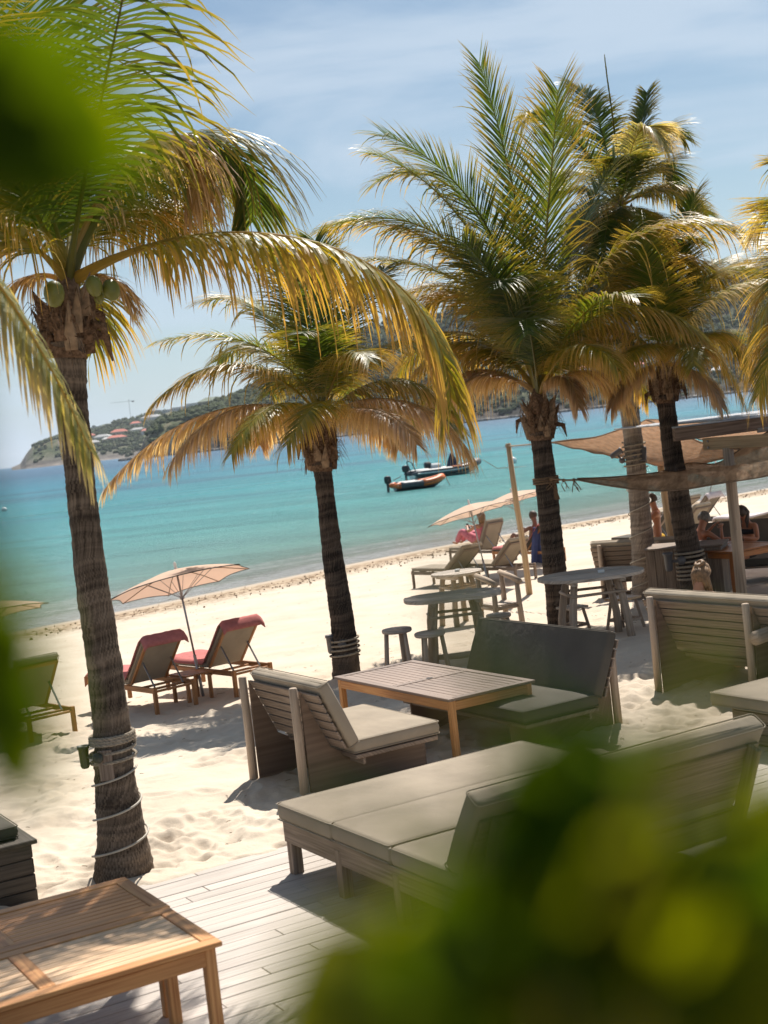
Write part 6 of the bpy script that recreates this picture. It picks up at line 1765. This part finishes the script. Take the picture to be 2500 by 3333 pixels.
    for nm_, chain, rr, mt in cloth:
        vv = []
        for c in chain:
            vv.append(Vector(c) if not isinstance(c, str) else V[c])
        skin_obj(nm_, vv, [(i, i + 1) for i in range(len(vv) - 1)], rr, mt, o, sub=2)
    return o
def shorts(nm_, mt, l=.5):
    return None
# 1 standing man, yellow shorts, both hands lifted to his face
J = dict(pelvis=(0, 0, .93), waist=(0, .02, 1.08), chest=(0, 0, 1.30), neck=(0, .02, 1.47), head=(0, .05, 1.56), shL=(-.19, 0, 1.40), elL=(-.24, .20, 1.22), wrL=(-.12, .30, 1.44), shR=(.19, 0, 1.40), elR=(.24, .20, 1.24), wrR=(.10, .30, 1.50),
         hiL=(-.10, 0, .86), knL=(-.11, .03, .48), anL=(-.11, 0, .08), toL=(-.12, .17, .03), hiR=(.10, 0, .86), knR=(.11, .03, .48), anR=(.11, 0, .08), toR=(.12, .17, .03), look=(0, 1, .1))
pm_ = G(2142, 1900, -.35); pmv = U(2140, 1700, 27.5); pmz = zg0(pmv.x, 27.5)
person((pmv.x, 27.5, pmz + .0), 1.35, J, 'tanned shirtless man in yellow shorts standing half behind the pale palm trunk, arms raised', 'skin_tan', 'hair_dark',
       [('shorts', [(-.115, 0.02, .55), (-.10, 0, .80), (0, 0, .93), (.10, 0, .80), (.115, .02, .55)], [.105, .115, (.16, .125), .115, .105], 'cloth_yellow')])
def seated(lean=.0, armL=None, armR=None, seat=.44, kneez=.46, look=(0, 1, 0), head=(0, .05)):
    s = seat
    return dict(pelvis=(0, 0, s + .08), waist=(0, lean * .3, s + .25), chest=(0, lean * .7, s + .46), neck=(0, lean, s + .62), head=(head[0], lean + head[1], s + .70), shL=(-.18, lean * .85, s + .55), shR=(.18, lean * .85, s + .55),
                elL=armL[0], wrL=armL[1], elR=armR[0], wrR=armR[1], hiL=(-.10, .06, s + .06), knL=(-.13, .47, kneez), anL=(-.13, .45, .08), toL=(-.14, .62, .03), hiR=(.10, .06, s + .06), knR=(.13, .47, kneez), anR=(.13, .42, .08), toR=(.14, .59, .03), look=look)
def trunks(mt, s=.44): return ('shorts', [(-.125, .34, s + .055), (-.10, .08, s + .07), (0, .0, s + .09), (.10, .08, s + .07), (.125, .34, s + .055)], [.085, .105, (.155, .12), .105, .085], mt)
# 2 grey haired man at the orange table, elbows on it
q = U(2262, 1800, 24.6)
person((q.x, 24.3, -.10), -1.1, seated(.10, ((-.30, .25, .80), (-.12, .42, 1.02)), ((.30, .28, .80), (.12, .44, 1.0)), look=(.1, 1, -.1)), 'shirtless tanned man with grey hair seated at the orange table, elbows on it',
       'skin_tan', 'hair_grey', [trunks('cloth_blue')])
# 3 woman in black top beside the post
q = U(2458, 1750, 24.6)
person((q.x, 24.9, -.10), 2.2, seated(.08, ((-.27, .15, .74), (-.20, .38, .80)), ((.30, .12, .74), (.30, .34, .78)), look=(-.2, 1, 0)), 'woman in a black bikini top with long dark hair, seated right of the roof post',
       'skin_tan', 'hair_dark', [('bikini_top', [(-.16, .05, .88), (0, .075, .87), (.16, .05, .88)], [.058, (.12, .07), .058], 'cloth_black'), trunks('cloth_black')], long_hair=True)
# 4 blond woman seen from behind on the bench
q = U(2215, 1890, 17.1)
dd = Vector((E1.x, E1.y, 0))
pz = -.03
person((3.52, 16.45, pz), rzb + .25, seated(.05, ((-.30, .12, .68), (-.22, .34, .66)), ((.30, .12, .68), (.22, .34, .66))), 'blond woman with pinned up hair seen from behind on the long bench',
       'skin', 'hair_blond', [('dress', [(0, .02, .47), (0, .02, .64), (0, .04, .84), (0, .04, .95)], [(.17, .13), (.14, .11), (.165, .12), (.10, .08)], 'cloth_black'), trunks('cloth_black')], bun=True, long_hair=True)
# 5 person in striped shirt at right edge
person((4.62, 16.5, .0), rzb - .2, seated(.02, ((-.30, .10, .68), (-.22, .34, .66)), ((.30, .12, .68), (.22, .34, .66))), 'dark haired person in a striped blue and white shirt at the right edge',
       'skin_tan', 'hair_dark', [('shirt', [(0, .0, .48), (0, .01, .66), (0, .015, .86), (0, .018, .98)], [(.175, .14), (.155, .12), (.18, .13), (.09, .08)], 'striped_shirt'),
                                ('sleeve', [(-.15, .015, .97), (-.20, .015, .96), (-.27, .07, .80)], [.07, .075, .06], 'striped_shirt'), ('sleeve', [(.15, .015, .97), (.20, .015, .96), (.27, .07, .80)], [.07, .075, .06], 'striped_shirt'), trunks('cloth_blue')])
# 6 blond woman in pink on the upright lounger, reading
def on_lounger(root, info, label, skin, hair, cmat, extra, long_hair=False, phone=False, lean=-.18, armdef=None, xo=0.0, up=0.0):
    hy_, hz, d, nn, bl, w, length, legh = info
    M = Matrix.Rotation(root.rotation_euler.z, 4, 'Z'); base = root.location + (M @ Vector((xo, hy_ - .02, 0)))
    s = legh + .04 + up
    J = dict(pelvis=(0, .10, s + .10), waist=(0, .04, s + .26), chest=(0, -.04, s + .46), neck=(0, -.08, s + .64), head=(0, -.05, s + .74), shL=(-.18, -.05, s + .55), shR=(.18, -.05, s + .55),
             elL=(-.28, .20, s + .40), wrL=(-.10, .40, s + .50), elR=(.28, .20, s + .40), wrR=(.10, .42, s + .50), hiL=(-.10, .16, s + .08), knL=(-.13, .58, s + .40), anL=(-.12, .86, s + .07), toL=(-.12, 1.02, s + .10),
             hiR=(.10, .16, s + .08), knR=(.13, .60, s + .36), anR=(.12, .92, s + .07), toR=(.12, 1.08, s + .10), look=(0, 1, -.25))
    if armdef: J.update(armdef(s))
    pr_ = person(base, root.rotation_euler.z, J, label, skin, hair, extra(s), long_hair=long_hair)
    if phone:
        p_ = base + (M @ Vector((0, .48, s + .52))); tag(MB().box(p_, (.08, .012, .15), Matrix.Rotation(root.rotation_euler.z, 3, 'Z') @ Matrix.Rotation(-.4, 3, 'X'), .004).build('mobile_phone', 'cloth_black'), 'dark phone held up by the woman in pink on the lounger', 'phone')
on_lounger(l6, i6, 'blond woman wrapped in pink sitting up on a grey lounger, looking at a phone', 'skin', 'hair_blond', 'cloth_pink',
           lambda s: [('wrap', [(0, .08, s + .08), (0, .04, s + .26), (0, -.03, s + .46), (0, -.06, s + .56)], [(.17, .13), (.15, .12), (.18, .13), (.14, .10)], 'cloth_pink'),
                      ('skirt', [(0, .12, s + .10), (-.11, .36, s + .26), (-.13, .60, s + .40), (-.12, .86, s + .10)], [.16, .13, .10, .07], 'cloth_pink'), ('skirt', [(0, .12, s + .10), (.11, .36, s + .24), (.13, .62, s + .36), (.12, .90, s + .10)], [.16, .13, .10, .07], 'cloth_pink')], True, True, xo=-.22, up=.10)
on_lounger(l7, i7, 'dark tanned person with raised knees lying on the lounger beside the middle palm trunk', 'skin_dark', 'hair_dark', 'cloth_white',
           lambda s: [('shorts', [(-.13, .40, s + .26), (-.10, .18, s + .12), (0, .10, s + .10), (.10, .18, s + .12), (.13, .40, s + .26)], [.10, .12, (.16, .12), .12, .10], 'cloth_white')])
cc = U(1762, 1790, GG(1757, 1840).y); zc = zg0(cc.x, cc.y)
mbb = MB(); W_ = 9
for i in range(10):
    for j in range(W_):
        t = i / 9; u = j / (W_ - 1) - .5
        mbb.v.append((cc.x + u * (.30 + .25 * t), cc.y + .05 * math.sin(j * 2.1 + i * .3), zc + .95 - t * .90 + .02 * math.sin(j)))
for i in range(9):
    for j in range(W_ - 1): mbb.f.append((i * W_ + j, i * W_ + j + 1, (i + 1) * W_ + j + 1, (i + 1) * W_ + j)); mbb.uv.append([(0, 0)] * 4)
bc = mbb.build('hanging_cloth', 'cloth_blue', None, True); bc.modifiers.new('t', 'SOLIDIFY').thickness = .02
tag(bc, 'dark blue cloth hanging down left of the middle palm trunk', 'cloth')

# ------------------------------------------------------------------ leafy trees right before the camera
def leaf_mb(Lf, Wf, curl=.18, fold=.12, seed=0):
    mb = MB(); r = random.Random(seed); n = 14; mrow = 8
    for i in range(n + 1):
        t = i / n
        wd = Wf / 2 * (math.sin(math.pi * min(1, t * 1.02) ** .85) ** .62) if 0 < t < 1 else 0
        for j in range(mrow + 1):
            u = j / mrow * 2 - 1
            mb.v.append((u * wd, t * Lf, -curl * Lf * (t - .3) ** 2 + abs(u) * wd * fold + .004 * math.sin(t * 14 + u * 3)))
    for i in range(n):
        for j in range(mrow):
            a = i * (mrow + 1) + j; mb.f.append((a, a + 1, a + mrow + 2, a + mrow + 1)); mb.uv.append([(0, 0)] * 4)
    # stalk and midrib with thickness
    mb.tube([(0, -.05 * 1, -.004), (0, 0, -.002), (0, Lf * .5, -curl * Lf * .04 - .001), (0, Lf * .96, -curl * Lf * .43)], [.0022, .002, .0014, .0006], 5)
    return mb
def leafy(name, foot, pathpts, leaves, label):
    o = empty(name, foot, 0, label, 'tree'); foot = Vector(foot)
    part(MB().tube([foot * 0] + [p - foot for p in pathpts], [.05] + [.022 - .019 * i / len(pathpts) for i in range(len(pathpts))], 8), 'trunk', 'trunk_dark', o, True)
    for k, (px, py, d, L_, W_, ang, tilt, roll_, *lit) in enumerate(leaves):
        d *= .64
        c = U(px, py, d); s = d / F
        Lf, Wf = L_ * s, W_ * s
        lf = part(leaf_mb(Lf, Wf, seed=k), 'leaf', 'broad_leaf_sunlit' if lit else 'broad_leaf', o, True)
        # tip direction in the view plane, blade facing the viewer, tilted about its length and across
        a = math.radians(ang); tip = RIGHT * math.sin(a) + UPV * math.cos(a)
        nrm = -FWD; x = tip.cross(nrm).normalized()
        Rm = Matrix((x, tip, nrm)).transposed() @ Matrix.Rotation(math.radians(tilt), 3, 'X') @ Matrix.Rotation(math.radians(roll_), 3, 'Y')
        Mx = Rm.to_4x4(); Mx.translation = c - foot - (Rm @ Vector((0, Lf * .5, 0)))
        lf.matrix_parent_inverse = Matrix.Identity(4); lf.matrix_local = Mx
        st = c - foot - (Rm @ Vector((0, Lf * .5 + .05, 0)))
        nearp = min(pathpts, key=lambda p: (p - foot - st).length) - foot
        part(MB().tube([nearp, nearp.lerp(st, .5) + Vector((0, 0, -.02)), st], [.0012, .001, .0008], 5), 'twig', 'petiole', o)
    return o
#            px    py    dist  len  wid  angle tilt roll
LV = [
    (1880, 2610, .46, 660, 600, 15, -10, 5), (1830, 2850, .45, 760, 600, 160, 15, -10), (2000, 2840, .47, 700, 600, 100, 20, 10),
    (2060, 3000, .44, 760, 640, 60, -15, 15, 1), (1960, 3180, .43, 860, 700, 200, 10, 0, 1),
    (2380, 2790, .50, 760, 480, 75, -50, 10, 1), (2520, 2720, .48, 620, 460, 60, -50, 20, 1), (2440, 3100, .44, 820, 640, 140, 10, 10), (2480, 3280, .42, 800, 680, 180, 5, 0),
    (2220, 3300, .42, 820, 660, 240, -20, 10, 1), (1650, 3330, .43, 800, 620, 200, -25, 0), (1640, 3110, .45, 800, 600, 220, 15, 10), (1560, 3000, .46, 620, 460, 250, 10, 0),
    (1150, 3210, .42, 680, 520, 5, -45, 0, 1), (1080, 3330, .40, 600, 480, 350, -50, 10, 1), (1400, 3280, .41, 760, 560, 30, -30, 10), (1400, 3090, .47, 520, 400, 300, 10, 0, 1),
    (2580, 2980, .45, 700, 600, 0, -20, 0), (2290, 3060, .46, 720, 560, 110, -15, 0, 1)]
leafy('broad_leaved_tree', (1.1, .25, -.1), [Vector((.9, .35, 1.6)), Vector((.55, .5, 2.3)), U(2500, 4300, .42), U(2100, 4100, .40), U(1700, 3900, .38)], LV,
      'out of focus broad leaved branch filling the lower right corner')
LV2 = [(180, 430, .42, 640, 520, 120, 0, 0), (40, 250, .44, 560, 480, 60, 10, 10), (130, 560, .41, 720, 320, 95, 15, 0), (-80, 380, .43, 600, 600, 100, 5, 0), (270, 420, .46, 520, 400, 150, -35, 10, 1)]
leafy('broad_leaved_tree', (-1.3, .2, -.1), [Vector((-1.0, .3, 2.2)), Vector((-.7, .45, 3.4)), U(-600, 200, .40), U(-360, 350, .38)], LV2,
      'out of focus broad leaves hanging in at the upper left corner')
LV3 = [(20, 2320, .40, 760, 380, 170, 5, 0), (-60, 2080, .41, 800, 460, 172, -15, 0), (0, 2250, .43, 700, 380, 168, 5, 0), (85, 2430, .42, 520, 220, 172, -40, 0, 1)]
leafy('broad_leaved_tree', (-1.6, .5, -.1), [Vector((-1.2, .5, 1.6)), Vector((-.8, .52, 2.9)), U(-600, 2000, .40), U(-360, 1950, .38)], LV3,
      'out of focus pointed leaf at the left edge before the dark lounger')

# ------------------------------------------------------------------ the air over the bay
HAZE = 0.00005
if HAZE:
    hb = MB(); x0, x1, y0, y1, z0, z1 = -2600, 3300, -80, 16500, -9, 160
    x0, x1 = -9000, 9000
    P8 = [(x, y, z) for z in (z0, z1) for y in (y0, y1) for x in (x0, x1)]
    for f in ((0, 2, 3, 1), (4, 5, 7, 6), (0, 1, 5, 4), (2, 6, 7, 3), (0, 4, 6, 2), (1, 3, 7, 5)): hb.quad([P8[i] for i in f])
    hz = hb.build('haze', 'stone'); hz['kind'] = 'stuff'
    hm_ = bpy.data.materials.new('haze'); hm_.use_nodes = True; hn = hm_.node_tree.nodes
    for n in list(hn): hn.remove(n)
    vo = hn.new('ShaderNodeVolumePrincipled'); vo.inputs['Density'].default_value = HAZE; vo.inputs['Color'].default_value = (.80, .88, 1, 1); vo.inputs['Anisotropy'].default_value = .3
    ho = hn.new('ShaderNodeOutputMaterial'); hm_.node_tree.links.new(vo.outputs[0], ho.inputs['Volume'])
    hz.data.materials.clear(); hz.data.materials.append(hm_)
